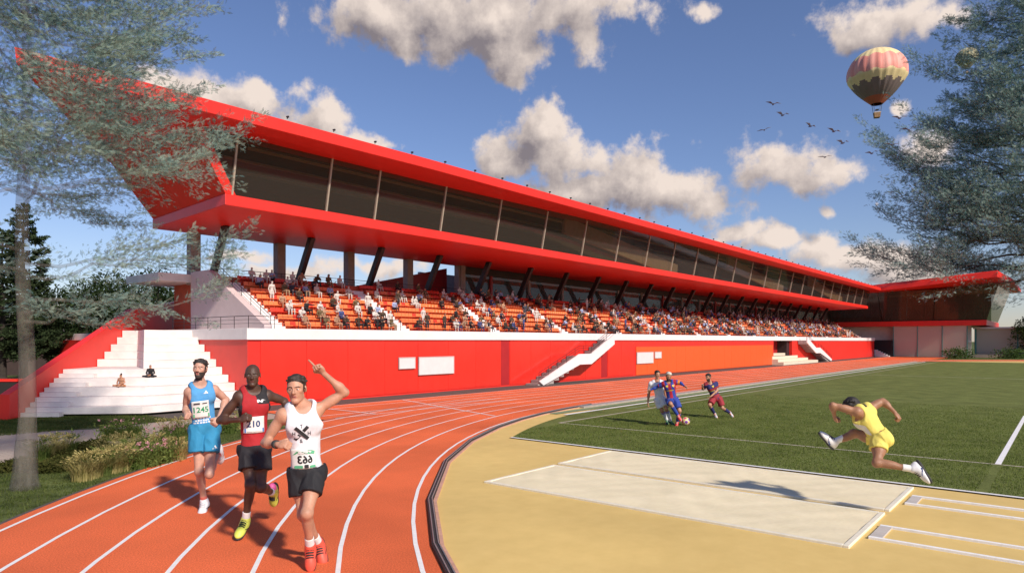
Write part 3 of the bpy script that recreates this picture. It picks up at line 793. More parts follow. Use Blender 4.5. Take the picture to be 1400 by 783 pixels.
# railings
def railing(name, pts, h, step, rails=3, par=stand, pr=.012, rr=.014):
    t = MB(); pts = [Vector(p) for p in pts]
    for r_ in range(rails):
        t.tube([p + Vector((0, 0, h * (1 - r_ * .3))) for p in pts], rr if r_ == 0 else rr * .55, 6)
    o = part(t, name, rail_m, par) if par is stand else subpart(t, name, rail_m, par)
    n = 0
    for a, b in zip(pts[:-1], pts[1:]):
        L = (b - a).length; c = max(1, round(L / step))
        for i in range(c + (b is pts[-1])):
            if n >= 98: break
            p = a.lerp(b, i / c); m = MB(); m.tube([p, p + Vector((0, 0, h))], pr, 6); n += 1
            if par is stand: subpart(m, 'post', rail_m, o)
            else: t2 = m.build('post', rail_m, None); t2.parent = o
    return o
railing('front_railing', [(XL + .1, 29.4, 2.87), (XL + .1, YW + .12, 2.87), (109, YW + .12, 2.87)], .46, 1.05)
railing('aisle_railing', [(X0S - .05, YR0 - .1, 2.92), (X0S - .05, YR0 + TREAD*NR, ZT + .12)], .46, .8)
railing('rear_railing', [(X0S + .6, 29.3, ZT), (31, 29.3, ZT)], .45, 1.1)
railing('landing_railing', [(12.5, 29.8, ZT + .12), (X0S - .1, 29.8, ZT + .12)], .42, .9)
# stairs down to the track along the wall
def stair(x_top, x_bot, y0, y1, steps, name):
    """straight flight with a landing half way; falls from x_top to x_bot"""
    e = bpy.data.objects.new(name, None); COL.objects.link(e); e.parent = stand; e.location = (0, 0, 0); e.matrix_parent_inverse = Matrix.Translation(-stand.location)
    sg = 1 if x_bot > x_top else -1; L = abs(x_bot - x_top); zt = 2.62
    prof = [(0, zt), (L*.34, zt*.55), (L*.50, zt*.55), (L, 0)]
    def zat(s_):
        for (a, za), (b, zb) in zip(prof[:-1], prof[1:]):
            if s_ <= b: return za + (zb - za) * (s_ - a) / (b - a)
        return 0
    q = MB()
    run = L / steps
    for i in range(steps):
        s0, s1 = i * run, (i+1) * run; z = zat(s1 - .001) + .07
        xa, xb = x_top + sg*s0, x_top + sg*s1
        q.box(min(xa, xb), max(xa, xb) - .002, y0 + .13, y1 - .02, max(-.02, z - .42), z)
    subpart(q, 'treads', conc, e)
    q = MB()
    lo = [(s_, max(-.02, z - .42)) for s_, z in prof]; lo[-1] = (L - .35, -.02)
    pp = [(x_top + sg*s_, z + .20) for s_, z in prof] + [(x_top + sg*(s_), z) for s_, z in reversed(lo)]
    q.hull([(x, y0, z) for x, z in pp], [(x, y0 + .12, z) for x, z in pp]); subpart(q, 'stringer', white, e, bevel=.008)
    r_ = MB(); n = 9
    for hh in (.48, .34, .20): r_.tube([(x_top + sg*s_, y0 + .06, z + .2 + hh) for s_, z in prof], .013, 6)
    for i in range(n + 1):
        s_ = L * i / n; r_.tube([(x_top + sg*s_, y0 + .06, zat(s_) + .2), (x_top + sg*s_, y0 + .06, zat(s_) + .68)], .011, 6)
    subpart(r_, 'handrail', rail_m, e)
stair(wall_x(832, YW - .6), wall_x(737, YW - 1.0), YW - 1.05, YW - .06, 16, 'stair')
stair(wall_x(1098, YW - .6), wall_x(1137, YW - 1.0), YW - 1.05, YW - .06, 16, 'stair')
# small tiers of cream steps in the recess and at the end
q = MB()
for i in range(4): q.box(RC0 - .6, RC1 + 5.4 - 1.9*i, YW - 1.2 + .55*i, YW - .02 + .002*i if i < 3 else YW + 1.25, -.02 if i == 0 else .28*i + .001, .28*(i+1))
part(q, 'low_tier', mat('cream_tier', (.68, .60, .46), .7, .05, 4), bevel=.01)
q = MB()
for i in range(6): q.box(116.05, 117.0, YW - .02 - .33*(i+1), YW - .022 - .33*i, -.02, 1.05 - .175*i)
part(q, 'end_steps', white)
q = MB(); q.box(117.05, 118.0, 20.9, 25.5, -.02, 2.55); part(q, 'dark_bay', mat('black_cladding', (.006, .006, .008), .7))

# boards on the wall
def board(x0, x1, z0, z1, lab, grp='pale boards fixed to the red wall'):
    e = empty('sign_board', ((x0+x1)/2, YW - .09, (z0+z1)/2), label=lab, cat='sign', group=grp); w, h = (x1-x0)/2, (z1-z0)/2
    q = MB(); q.box(-w, w, -.02, .02, -h, h); q.build('panel', mat('board_white', (.66, .64, .63), .5, .05, 3), e)
    q = MB()
    for a in ((-w-.03, -w, -h-.03, h+.03), (w, w+.03, -h-.03, h+.03), (-w, w, h, h+.03), (-w, w, -h-.03, -h)): q.box(a[0], a[1], -.035, .03, a[2], a[3])
    q.build('frame', mat('board_frame', (.5, .42, .40), .5), e)
def by(px0, px1, py0, py1, lab):
    a = on_y(px0, py1, YW - .1); b = on_y(px1, py0, YW - .1); c = on_y(px0, py0, YW - .1); board(a.x, b.x, (a.z + on_y(px1, py1, YW-.1).z)/2, (c.z + b.z)/2, lab)
by(546, 567, 489, 503, 'small square pale board left of the widest board on the red wall')
by(573, 620, 488, 510.5, 'widest white board on the red wall, beside a small square one')
by(871, 893, 481.5, 496, 'white board at the left end of the orange panel')
by(895.5, 904, 481, 489, 'smallest pale board, on the orange panel right of a white board')
# row of small lamps on the roof edge
lamp0 = None
for k in range(50):
    x = 13.2 + 1.94 * k
    if lamp0 is None:
        lamp0 = empty('roof_spotlight', (x, YA - .03, 10.12), label='one of the tiny dark spotlights along the roof edge of the grandstand', cat='spotlight', group='spotlights on the roof edge')
        q = MB(); q.bar((0, .02, .0), (0, .0, .08), .025); q.build('bracket', dark_steel, lamp0)
        q = MB(); q.tube([(0, .05, .085), (0, -.05, .065)], [.03, .04], 8); q.build('lamp_head', dark_steel, lamp0)
    else:
        c = copy_tree(lamp0); c.location = (x, YA - .03, 10.2)
lamp0.location.z = 10.19

# ------------------------------------------------------------------ stepped terrace at the corner
ter = empty('stepped_terrace', (9.15, 23.2, 0), label='white stepped seating terrace wrapping the left corner of the red podium', cat='terrace')
def tpart(mb, name, m, **k):
    o = mb.build(name, m, None, **k); o.parent = ter; o.matrix_parent_inverse = Matrix.Translation(-ter.location); return o
RS = .283
def corner(i, dd): return (9.15 + .414 * dd, 23.05 + dd)
q = MB(); s2 = math.sqrt(.5)
L0 = (9.15 - s2*3.55, 23.05 + s2*3.55)
def left_end(dd): return (L0[0] + s2*dd, L0[1] + s2*dd)           # where a tier meets the flank wall
DDL = [.0, .5, 1.0, 1.55, 2.1, 4.4, 4.95, 5.45, 5.95, 6.4]       # a broad landing half way up the left side
for i in range(10):
    c = corner(i, .47*i); zb, zt_ = (RS*i + (.002 if i else .06)), RS*(i+1)
    l_ = left_end(DDL[i]); far = (l_[0] + s2*9, l_[1] + s2*9)
    if i < 5:
        k = (32.2 + 1.4142*DDL[i]); c = (k - c[1], c[1])
        q.prism([c, (12.78, c[1]), (12.78, 33), (far[0], 33.5), far, l_], zb, zt_)
    else:
        q.prism([c, (12.78, c[1]), (12.78, 33.0 - .01*i), (c[0] + .30*(32.9 - c[1]), 33.0 - .01*i)], zb, zt_)
        e_ = (l_[0] + s2*4.6, l_[1] - s2*4.6); q.prism([l_, e_, (e_[0] + s2*6, e_[1] + s2*6), (l_[0] + s2*6, l_[1] + s2*6)], zb + .003, zt_ + .003)
tpart(q, 'seating_tiers', warm_white, bevel=.008)
q = MB()                                                        # half-height steps climbing beside the flank wall
for i in range(5):
    dd = DDL[i] - .25; a = left_end(dd); w = (a[0] + s2*1.15, a[1] - s2*1.15)
    q.prism([a, w, (w[0] + .175, w[1] + .175), (a[0] + .175, a[1] + .175)], RS*i + .003, RS*i + RS*.5)
tpart(q, 'half_steps', warm_white)
q = MB(); a = left_end(-.75); d_ = (s2, s2); nrm = (-s2, s2)
def fp(s_, t_): return (a[0] + d_[0]*s_ + nrm[0]*t_, a[1] + d_[1]*s_ + nrm[1]*t_)
prof = [(0, -.02), (0, .76), (8.2, 3.75), (15.6, 4.70), (17.0, 4.75), (17.0, -.02)]
q.hull([(*fp(s_, .02), z) for s_, z in prof], [(*fp(s_, .30), z) for s_, z in prof]); tpart(q, 'flank_wall', red, bevel=.01)
q = MB(); q.prism([(9.2, 23.3), (12.7, 23.3), (12.7, 26), (9.6, 26), (6.9, 26.2)], -.02, .07); tpart(q, 'plinth', asph_m)

# ------------------------------------------------------------------ hall at the far right
hall = empty('sports_hall', (122, 12, 0), label='glazed hall with red roof and red floor band beyond the stand', cat='hall')
def hpart(mb, name, m, **k):
    o = mb.build(name, m, None, **k); o.parent = hall; o.matrix_parent_inverse = Matrix.Translation(-hall.location); return o
XH = 118.0
hall_glass = glass_mat('hall_glass', (.075, .062, .052), .35, .06)
low_glass = glass_mat('pale_hall_glass', (.80, .71, .60), .40, .10)
q = MB()
P1, P2, P3 = (110.8, 21.16), (110.8, 7.3), (117.5, 5.9)
q.hull([(*P1, 9.80), (*P2, 11.0), (*P3, 10.6), (140, 6, 10.4), (140, 31, 9.8), (113.4, 30.2, 9.75)], [(*P1, 10.2), (*P2, 11.85), (*P3, 11.05), (140, 6, 10.9), (140, 31, 10.3), (113.4, 30.2, 10.3)]); hpart(q, 'roof', red)
q = MB()
for y0, y1, yy0, yy1 in ((9.0, 15.5, 7.4, 14.9), (15.6, 22.4, 15.0, 22.4), (22.5, 29.8, 22.5, 29.8)):
    g = MB(); g.add([(XH, y0, 5.45), (XH, y1, 5.45), (XH - 3.0, yy1, 9.85), (XH - 3.0, yy0, 10.3 if y0 == 9.0 else 9.9)], [(0, 1, 2, 3)]); hpart(g, 'upper_glazing', hall_glass)
g = MB(); g.add([(XH, 9.0, 5.45), (XH - 3.0, 7.4, 10.3), (138, 7.4, 10.3), (138, 9.0, 5.45)], [(0, 1, 2, 3)]); hpart(g, 'end_glazing', hall_glass)
q = MB(); q.box(XH - .15, 140, 9.0, 31, 4.68, 5.43); hpart(q, 'floor_band', red)
truss = mat('brown_steel_truss', (.09, .065, .05), .6, .1, 6)
q = MB(); n = 8; ys = [9.6 + 20 * i / n for i in range(n + 1)]
for i in range(n):
    zl, zh = 5.5, 7.6
    ym = (ys[i] + ys[i+1]) / 2; q.bar((XH + 1.2, ys[i], zl), (XH + 1.2, ym, zh), .28); q.bar((XH + 1.2, ym, zh), (XH + 1.2, ys[i+1], zl), .28)
q.box(XH + 1.05, XH + 1.35, 9.5, 29.8, 7.6, 7.85)
for y in ys: q.box(XH + 2.6, XH + 2.9, y - .12, y + .12, 5.43, 9.7)
hpart(q, 'roof_truss', truss)
q = MB(); q.box(128, 128.3, 9.2, 31, 5.44, 9.8); hpart(q, 'upper_inner_wall', mat('hall_brown', (.13, .10, .085), .8, .1, .8))
q = MB(); q.box(120, 120.3, 11, 31, 0, 4.67); hpart(q, 'lower_inner_wall', mat('hall_beige', (.74, .66, .55), .8, .12, .8))
q = MB(); q.box(XH + .5, 119.9, 11, 30, 2.25, 2.45); hpart(q, 'gallery', white)
for y0, y1 in ((11.4, 14.4), (14.5, 17.6), (17.7, 20.8)):
    g = MB(); g.box(XH + .2, XH + .24, y0, y1, 0, 4.67); hpart(g, 'lower_glazing', low_glass)
teal = mat('teal_steel', (.10, .30, .27), .5, .1, 6)
for y in (11.35, 14.45, 17.65, 20.85):
    g = MB(); g.box(XH + .12, XH + .32, y - .06, y + .06, 0, 4.67); hpart(g, 'mullion', teal)
for y in (12.6, 15.6, 19.0):
    g = MB(); g.box(119.5, 119.8, y, y + .25, 0, 2.2); hpart(g, 'inner_column', teal)
q = MB(); q.box(113.6, 128, 30.3, 30.6, 0, 9.74); hpart(q, 'link_wall', MATS['hall_brown'])
# low glazed wing beyond
wing = empty('glazed_pavilion', (124, 0, 0), label='low pale glazed pavilion with teal posts right of the red roofed hall', cat='pavilion')
def wpart(mb, name, m, **k):
    o = mb.build(name, m, None, **k); o.parent = wing; o.matrix_parent_inverse = Matrix.Translation(-wing.location); return o
q = MB(); q.box(121, 134, -30, 10.9, 4.2, 4.45); wpart(q, 'roof', white)
q = MB(); q.box(123, 123.3, -30, 10.9, 0, 4.2); wpart(q, 'back_wall', mat('pale_wall', (.76, .68, .58), .8, .1, .6))
q = MB(); q.box(121.6, 122.9, -30, 10.9, 1.95, 2.08); wpart(q, 'mid_rail', white)
for k in range(8):
    y = 10.6 - 5 * k; g = MB(); g.box(121.4, 121.6, y - .09, y + .09, 0, 4.2); wpart(g, 'post', teal)
    g = MB(); g.box(121.5, 121.54, y - 4.9, y - .1, 0, 4.2); wpart(g, 'glazing', low_glass)
q = MB(); q.box(119.6, 120.0, -30, 21, -.02, .45)
tag(q.build('boundary_kerb', mat('pale_kerb', (.45, .36, .28), .8, .1, 3)), kind='structure')
# lamp post and a distant figure in front of the pavilion
lp = empty('street_lamp', on_ground(1352, 488), label='slender dark lamp post in front of the glazed pavilion', cat='street lamp')
q = MB(); q.tube([(0, 0, 0), (0, 0, 3.6)], [.07, .05], 8); q.build('pole', rail_m, lp)
q = MB(); q.box(-.12, .12, -.7, .1, 3.58, 3.70); q.build('lamp_head', rail_m, lp)
# ------------------------------------------------------------------ trees and plants
def leaves(P, D, size, rs, wide=.4, jit=.55):
    """one small pointed leaf (two triangles) at every P along D"""
    n = len(P); D = D + rs.normal(0, jit, (n, 3)); D /= np.linalg.norm(D, axis=1)[:, None]
    S = np.cross(D, rs.normal(0, 1, (n, 3))); S /= np.linalg.norm(S, axis=1)[:, None] + 1e-9
    L = size * rs.uniform(.6, 1.3, n)[:, None]
    a = P; b = P + D*L*.5 + S*L*wide*.5; c = P + D*L; d = P + D*L*.5 - S*L*wide*.5
    V = np.stack([a, b, c, d], 1).reshape(-1, 3); F = np.arange(4*n).reshape(n, 4)
    return V, F
def conifer_mesh(height, rad, z0, nl, leaf, per, seed, droop=.15, squash=1.0, power=.8, tw=16, low=()):
    """limbs with side twigs carrying flat sprays; returns foliage arrays and limb tubes"""
    rs = np.random.default_rng(seed); PP = []; DD = []; wood = MB()
    for i in range(nl):
        f = (i + rs.uniform(0, 1)) / nl; z = z0 + (height - z0) * f; a = i * 2.399 + rs.uniform(-.5, .5)
        L = rad * ((1 - f) ** power * .92 + .06) * rs.uniform(.65, 1.12)
        if i < len(low): z, a, L = low[i]
        dx, dy = math.cos(a) * squash, math.sin(a)
        s = np.linspace(0, 1, 7); up = rs.uniform(-.05, .30)
        pts = np.stack([dx*L*s, dy*L*s, z + L*(up*s - droop*s*s*1.6 + .22*s**4)], 1)
        pts[1:-1] += rs.normal(0, .03*L, (5, 3))
        r0 = .0045*height * (1 - f*.8) * .6
        wood.tube(pts, [r0*(1 - .85*q) + .003 for q in s], 5, False)
        nt = max(6, int(tw * L / rad * 1.4))
        for k in range(nt):
            q = rs.uniform(.22, 1.0); m = min(int(q*6), 5); w = q*6 - m; p = pts[m]*(1-w) + pts[m+1]*w; d = pts[m+1] - pts[m]; d = d / np.linalg.norm(d)
            side = np.cross(d, [0, 0, 1]); side /= np.linalg.norm(side) + 1e-9
            td = d*rs.uniform(.45, 1.0) + side*rs.choice([-1, 1])*rs.uniform(.3, 1.0) + np.array([0, 0, rs.uniform(-.18, .42)]); td /= np.linalg.norm(td)
            tl = L * .34 * (1.15 - .6*q) * rs.uniform(.6, 1.3) + .05*rad
            n = max(4, int(per * tl / rad * 5)); t = rs.uniform(0, 1, n) ** .8
            sd = np.cross(td, [0, 0, 1]); sd /= np.linalg.norm(sd) + 1e-9
            spread = (.30 * tl * (1 - t*.75)) * rs.uniform(-1, 1, n)
            Q = p + td*tl*t[:, None] + sd*spread[:, None] + rs.normal(0, .05*tl, (n, 3)) * [1, 1, .7]
            PP.append(Q); DD.append(np.tile(td, (n, 1)) + sd*np.sign(spread)[:, None]*.5)
    return np.concatenate(PP), np.concatenate(DD), wood, rs
bark = mat('bark', (.12, .095, .075), .95, .35, 8, 1.0, 22, stretch=(1, 1, .25)); dark_bark = mat('dark_bark', (.035, .028, .022), .95, .3, 8, .8, 20)
pale_bark = mat('weathered_bark', (.20, .18, .15), .95, .4, 9, 1.0, 20, stretch=(1, 1, .2), trans=.75)
def conifer(name, base, label, height, rad, z0, nl, leaf, per, seed, lm, bm_, tr, group=None, **k):
    e = empty(name, base, label=label, cat='tree', group=group)
    P, D, wood, rs = conifer_mesh(height, rad, z0, nl, leaf, per, seed, **k)
    V, F = leaves(P, D, leaf, rs); link('crown', np_mesh('crown', V, F), lm, e)
    wood.build('limbs', bm_, e, smooth=True)
    t = MB(); n = 12; zz = np.linspace(0, height, n)
    t.tube([(.05*height*.06*math.sin(i*1.3), .003*height*math.cos(i*1.7), z) for i, z in enumerate(zz)], [tr*(1 - .9*z/height) * (1 + .4*math.exp(-z/(tr*1.3))) for z in zz], 14)
    if z0 > 1:
        t.tube([(0, 0, -.05), (0, 0, .12), (0, 0, .35), (.01, 0, .8)], [tr*1.75, tr*1.4, tr*1.1, tr*.98], 14)
    t.build('trunk', bm_, e, smooth=True); return e
blue_leaf = leaf_mat('blue_cedar_needles', (.10, .20, .195), (.32, .40, .32), clear=.58)
far_leaf = leaf_mat('silver_cedar_needles', (.105, .21, .20), (.34, .43, .37), clear=.52)
conifer('cedar_tree', on_ground(34, 668, -.03), 'big pale blue cedar in the left foreground, its boughs crossing the roof tip', 12.5, 3.7, 4.3, 150, .105, 62, 5, blue_leaf, pale_bark, .14, droop=.08, power=.62, tw=17, low=[(2.75, R(-50), 1.9), (3.1, R(-38), 2.9), (2.9, R(-75), 1.6), (3.5, R(-58), 2.6), (3.7, R(-30), 3.2), (3.6, R(120), 2.4), (3.9, R(200), 2.6)])
conifer('cedar_tree', (119.4, 2.4, -.03), 'towering pale blue cedar rising behind the hall roof at the right edge', 66, 25.5, 10.5, 210, .60, 80, 11, far_leaf, bark, 1.0, droop=.06, squash=.30, power=.85, tw=17)
dark_leaf = leaf_mat('dark_conifer_needles', (.020, .034, .016), (.075, .105, .048)); mid_leaf = leaf_mat('shrub_leaves', (.012, .025, .010), (.050, .076, .030))
def gp(px, d, z=-.03): return (ray(px, HOR).x * d, ray(px, HOR).y * d, z)
conifer('dark_conifer', gp(32, 36), 'dark green conifer at the left edge, tallest behind the terrace flank wall', 9.6, 2.2, 1.6, 90, .16, 40, 21, dark_leaf, dark_bark, .2, droop=.05, power=.7)
conifer('dark_conifer', gp(3, 31), 'dark conifer cut by the left frame edge, beside the tallest dark one', 7.4, 2.0, 1.4, 80, .15, 40, 22, dark_leaf, dark_bark, .18, droop=.05, power=.75)
def bushy(name, base, label, h, r, seed, lm, group, n=9000, leaf=.17, trunk=True):
    rs = np.random.default_rng(seed); e = empty(name, base, label=label, cat='tree', group=group); P = []; D = []; t = MB()
    nb = 16
    for i in range(nb):
        a = i*2.4; q = rs.uniform(.2, .95); c = np.array([math.cos(a)*r*.75*q, math.sin(a)*r*.75*q, h*(.42 + .42*rs.uniform(-.6, 1)*(1 - .5*q))])
        rr = r*rs.uniform(.28, .48); m = n // nb; d = rs.normal(0, 1, (m, 3)); d /= np.linalg.norm(d, axis=1)[:, None]
        P.append(c + d*rr*rs.uniform(.35, 1.05, m)[:, None] ** .6 * [1, 1, .8]); D.append(d)
        if trunk: t.tube([(0, 0, h*.12), c*.55 + [0, 0, h*.06], c], [.05*r, .03*r, .012*r], 5)
    V, F = leaves(np.concatenate(P), np.concatenate(D), leaf, rs, .5, .6); link('crown', np_mesh('crown', V, F), lm, e)
    if trunk: t.tube([(0, 0, -.05), (.05, 0, h*.2), (0, .05, h*.45)], [.09*r, .07*r, .05*r], 8); t.build('trunk', dark_bark, e, smooth=True)
    return e
for (px, d, h, r, sd, lab) in ((78, 40, 7.0, 2.7, 1, 'round dark tree just right of the tallest dark conifer'), (122, 39, 7.7, 2.8, 2, 'dark leafy tree standing second right of the tall dark conifer'),
    (168, 40, 7.9, 2.9, 3, 'dark tree behind the middle of the sloping red flank wall'), (212, 42, 8.3, 2.8, 4, 'dark tree behind the upper end of the red flank wall'),
    (252, 44, 8.2, 2.3, 5, 'rightmost dark tree, beside the upper landing of the stand'), (150, 52, 9.6, 3.8, 6, 'broad dark tree furthest back behind the row beside the stand')):
    bushy('leafy_tree', gp(px, d), lab, h, r, sd, mid_leaf, 'dark trees behind the terrace')
bright_leaf = leaf_mat('fresh_leaves', (.03, .06, .015), (.10, .16, .05))
bushy('leafy_tree', on_ground(1412, 489), 'green leafy tree at the right edge in front of the pale pavilion', 6.6, 3.6, 9, bright_leaf, None, 4000, .3)
bushy('young_tree', gp(462, 66), 'young tree peeping above the top row at the left end', 10.2, 1.6, 12, mid_leaf, 'treetops behind the stand', 2500, .22)
bushy('young_tree', gp(336, 60), 'slender treetop just right of the aisle railing top', 10.5, 1.8, 13, mid_leaf, 'treetops behind the stand', 2500, .22)
for k, (px, lab) in enumerate(((1310, 'low hedge mound left of the lamp post'), (1385, 'low hedge mound right of the lamp post'))):
    bushy('hedge_mound', on_ground(px, 489.5), lab, 1.0, 2.6, 30 + k, bright_leaf, 'hedge mounds by the pavilion', 1500, .25, False)
# low white building and dark wall at the far left
b = empty('low_building', gp(20, 47), HEAD - R(90), 'low white building with a dark open ground floor behind the left trees', 'building')
q = MB(); q.box(-12, 2.4, 0, 6, 2.0, 3.4); q.build('upper_storey', white, b)
q = MB(); q.box(-12, 2.2, .5, 6, 0, 1.99); q.build('ground_floor', mat('dark_brick', (.05, .03, .025), .9, .2, 4), b)
q = MB(); q.box(-12, 2.5, -.1, 6.1, 3.41, 3.6); q.build('roof_slab', conc, b)
b = empty('garden_wall', gp(-8, 30), HEAD - R(90), 'dark low garden wall with a red capping behind the flank wall end', 'wall')
q = MB(); q.box(-8, 1.0, 0, .3, -.05, .62); q.build('wall', mat('dark_wall', (.02, .016, .014), .9), b)
q = MB(); q.box(-8, 1.05, -.04, .34, .625, .74); q.build('capping', red, b)

# planting beside the path
def blades(n, r, h, rs, w=.009, lean=.5, seg=5, tipw=.15):
    V = []; F = []
    for i in range(n):
        a = rs.uniform(0, 6.283); q = r*math.sqrt(rs.uniform(0, 1))*.5; x, y = q*math.cos(a), q*math.sin(a); b = a + rs.normal(0, .5)
        H = h*rs.uniform(.6, 1.1); l = lean*rs.uniform(.3, 1.2)*H; s = np.array([-math.sin(b), math.cos(b), 0]); k0 = len(V)
        for k in range(seg):
            t = k/(seg-1); p = np.array([x + math.cos(b)*l*t*t, y + math.sin(b)*l*t*t, H*(t - .28*t**3*min(1, lean*1.2))]); ww = w*(1 - (1-tipw)*t)
            V += [p - s*ww, p + s*ww]
        for k in range(seg-1): F.append((k0+2*k, k0+2*k+1, k0+2*k+3, k0+2*k+2))
    return np.array(V), np.array(F)
straw = leaf_mat('straw_grass', (.22, .20, .06), (.55, .46, .20)); green_blade = leaf_mat('green_blades', (.06, .10, .02), (.19, .24, .07))
petal = mat('pink_petals', (.50, .24, .26), .7, .25, 30)
def plume_mesh(n, r, h, rs):
    P = []; D = []
    for i in range(n):
        a = rs.uniform(0, 6.283); q = r*rs.uniform(.2, 1.0); k = 12; t = rs.uniform(0, 1, k)
        c = np.array([math.cos(a)*q, math.sin(a)*q, h*rs.uniform(.72, 1.05)]); d = np.array([math.cos(a)*.8, math.sin(a)*.8, .35])
        P.append(c + d*(t[:, None] - .5)*.12 + rs.normal(0, .006, (k, 3))); D.append(np.tile(d, (k, 1)))
    return leaves(np.concatenate(P), np.concatenate(D), .045, rs, .3, .5)
gvar = []; fvar = []; hvar = []
for k in range(3):
    rs = np.random.default_rng(50 + k)
    V, F = blades(300, .30, .46, rs, .006, .75); V2, F2 = plume_mesh(34, .26, .44, rs); gvar.append(np_mesh('blades', np.concatenate([V, V2]), np.concatenate([F, F2 + len(V)])))
    V, F = blades(200, .36, .42, rs, .008, .35); 
    P = rs.normal(0, 1, (520, 3))*[.15, .15, .10] + [0, 0, .20]; V2, F2 = leaves(P, rs.normal(0, 1, (520, 3)) + [0, 0, .6], .07, rs, .4); F = np.concatenate([F, F2 + len(V)]); V = np.concatenate([V, V2])
    hd = []; 
    for i in range(11): 
        c = np.array([rs.normal(0, .16), rs.normal(0, .16), rs.uniform(.32, .50)]); m = 9; hd.append((c + rs.normal(0, .011, (m, 3)), rs.normal(0, 1, (m, 3)) + [0, 0, .8]))
    V3_, F3_ = leaves(np.concatenate([h_[0] for h_ in hd]), np.concatenate([h_[1] for h_ in hd]), .030, rs, .8)
    fvar.append((np_mesh('foliage', V, F), np_mesh('blossom', V3_, F3_)))
    P = rs.normal(0, 1, (1500, 3)); P /= np.linalg.norm(P, axis=1)[:, None]; P = P*rs.uniform(.5, 1, (1500, 1))*[.42, .30, .20]; P[:, 2] = np.abs(P[:, 2]); V, F = leaves(P, P + [0, 0, .3], .055, rs, .5); hvar.append(np_mesh('leaves', V, F))
place_words = lambda k, n: ('nearest', 'second', 'third', 'fourth', 'fifth', 'sixth', 'seventh', 'eighth', 'ninth', 'tenth', 'eleventh', 'twelfth', 'thirteenth', 'fourteenth', 'fifteenth', 'sixteenth', 'seventeenth', 'eighteenth', 'nineteenth', 'twentieth', 'twenty-first', 'twenty-second')[k]
G = [(165, 602), (176, 622), (243, 630), (258, 605), (325, 586), (184, 633), (214, 626), (236, 617), (150, 628), (112, 657), (126, 653), (140, 649), (156, 646), (168, 643), (54, 632), (66, 628), (78, 624), (92, 621), (232, 598), (250, 596)]
G.sort()
for k, (px, py) in enumerate(G):
    e = empty('grass_clump', on_ground(px, py, -.03), rng.uniform(0, 6), 'straw coloured ornamental grass clump, %s from the left in the planting bed' % (place_words(k, 0) if k else 'first'), 'grass clump', 'ornamental grass clumps')
    v = gvar[k % 3]; link('blades', v, straw if k % 4 else green_blade, e); e.scale = (1.05,)*3
Fp = [(150, 602), (182, 598), (190, 641), (206, 638), (222, 634), (200, 618), (225, 611), (246, 608), (313, 592), (335, 581)]
Fp.sort()
for k, (px, py) in enumerate(Fp):
    e = empty('flower_clump', on_ground(px, py, -.03), rng.uniform(0, 6), 'green clump with small pink flowers, %s from the left in the planting bed' % (place_words(k, 0) if k else 'first'), 'flowering plant', 'pink flowering clumps')
    v = fvar[k % 3]; link('foliage', v[0], green_blade, e); link('blossom', v[1], petal, e)
low_leaf = leaf_mat('low_mound_leaves', (.035, .045, .012), (.10, .10, .03))
Hp = [(8, 644), (30, 640), (70, 644), (96, 628), (115, 616), (132, 612), (85, 636)]
Hp.sort()
for k, (px, py) in enumerate(Hp):
    e = link('low_shrub', hvar[k % 3], low_leaf); e.location = on_ground(px, py, -.03); e.rotation_euler.z = k*1.3; e.scale = (1.1, 1.1, 1.0)
    tag(e, 'low olive green shrub mound, %s from the left beside the cedar trunk' % (place_words(k, 0) if k else 'first'), 'shrub', 'low shrub mounds')
# grass blades of the lawn in front and of the near turf
def turf_blades(name, pts, h, w, m, seed):
    rs = np.random.default_rng(seed); n = len(pts); a = rs.uniform(0, 6.283, n); s = np.stack([np.cos(a), np.sin(a), 0*a], 1)*w
    P = np.concatenate([pts, np.full((n, 1), 0.0)], 1) if pts.shape[1] == 2 else pts
    T = P + rs.normal(0, h*.45, (n, 3))*[1, 1, 0] + np.stack([0*a, 0*a, h*rs.uniform(.6, 1.2, n)], 1)
    V = np.stack([P - s, P + s, T], 1).reshape(-1, 3); o = link(name, np_mesh(name, V, np.arange(3*n).reshape(n, 3)), m); return tag(o, kind='stuff')
rs = np.random.default_rng(4)
pts = rs.uniform([-4, 4], [9.5, 18.5], (150000, 2)); rr = np.hypot(pts[:, 0] - CX0, pts[:, 1] - CYC); keep = (rr > 27.52) & (pts[:, 1] < 15.3 + .55*(pts[:, 0] - 3.6)) & (pts[:, 0]*CA + pts[:, 1]*SA > 5)
pts = pts[keep]; pts = np.concatenate([pts, np.full((len(pts), 1), -.03)], 1)
turf_blades('lawn_grass', pts, .045, .006, leaf_mat('lawn_blades', (.05, .078, .016), (.13, .155, .048)), 5)
pts = rs.uniform([12.98, -4], [30, 11.3], (230000, 2)); keep = rs.uniform(0, 1, len(pts)) < np.clip(1.25 - (pts[:, 0] - 13)/16, .15, 1); pts = pts[keep]
bad = ((pts[:, 0] > 16.05) & (pts[:, 0] < 16.14)) | ((pts[:, 1] > .98) & (pts[:, 1] < 1.12)) | (np.hypot(pts[:, 0] - CX0, pts[:, 1] - CYC) > 20.95) & (pts[:, 0] < CX0)
pts = pts[~bad]; pts = np.concatenate([pts, np.full((len(pts), 1), .0)], 1)
turf_blades('pitch_grass', pts, .032, .006, leaf_mat('pitch_blades', (.075, .115, .02), (.19, .23, .06)), 6)
gp_ = on_ground(90, 578); pts = rs.uniform([3.8, 20.5], [9.3, 25.8], (30000, 2)); a_, b_2 = pts[:, 0], pts[:, 1]
keep = (b_2 > 21.0 - .0*a_) & (a_ + b_2 < 32.4) & (b_2 < 25.4); pts = pts[keep]; pts = np.concatenate([pts, np.full((len(pts), 1), -.018)], 1)
sheet('grass_patch', [(4.4, 22.0), (6.9, 20.7), (9.0, 21.05), (9.2, 23.4), (6.9, 25.8), (5.0, 25.8)], -.017, lawn_m)
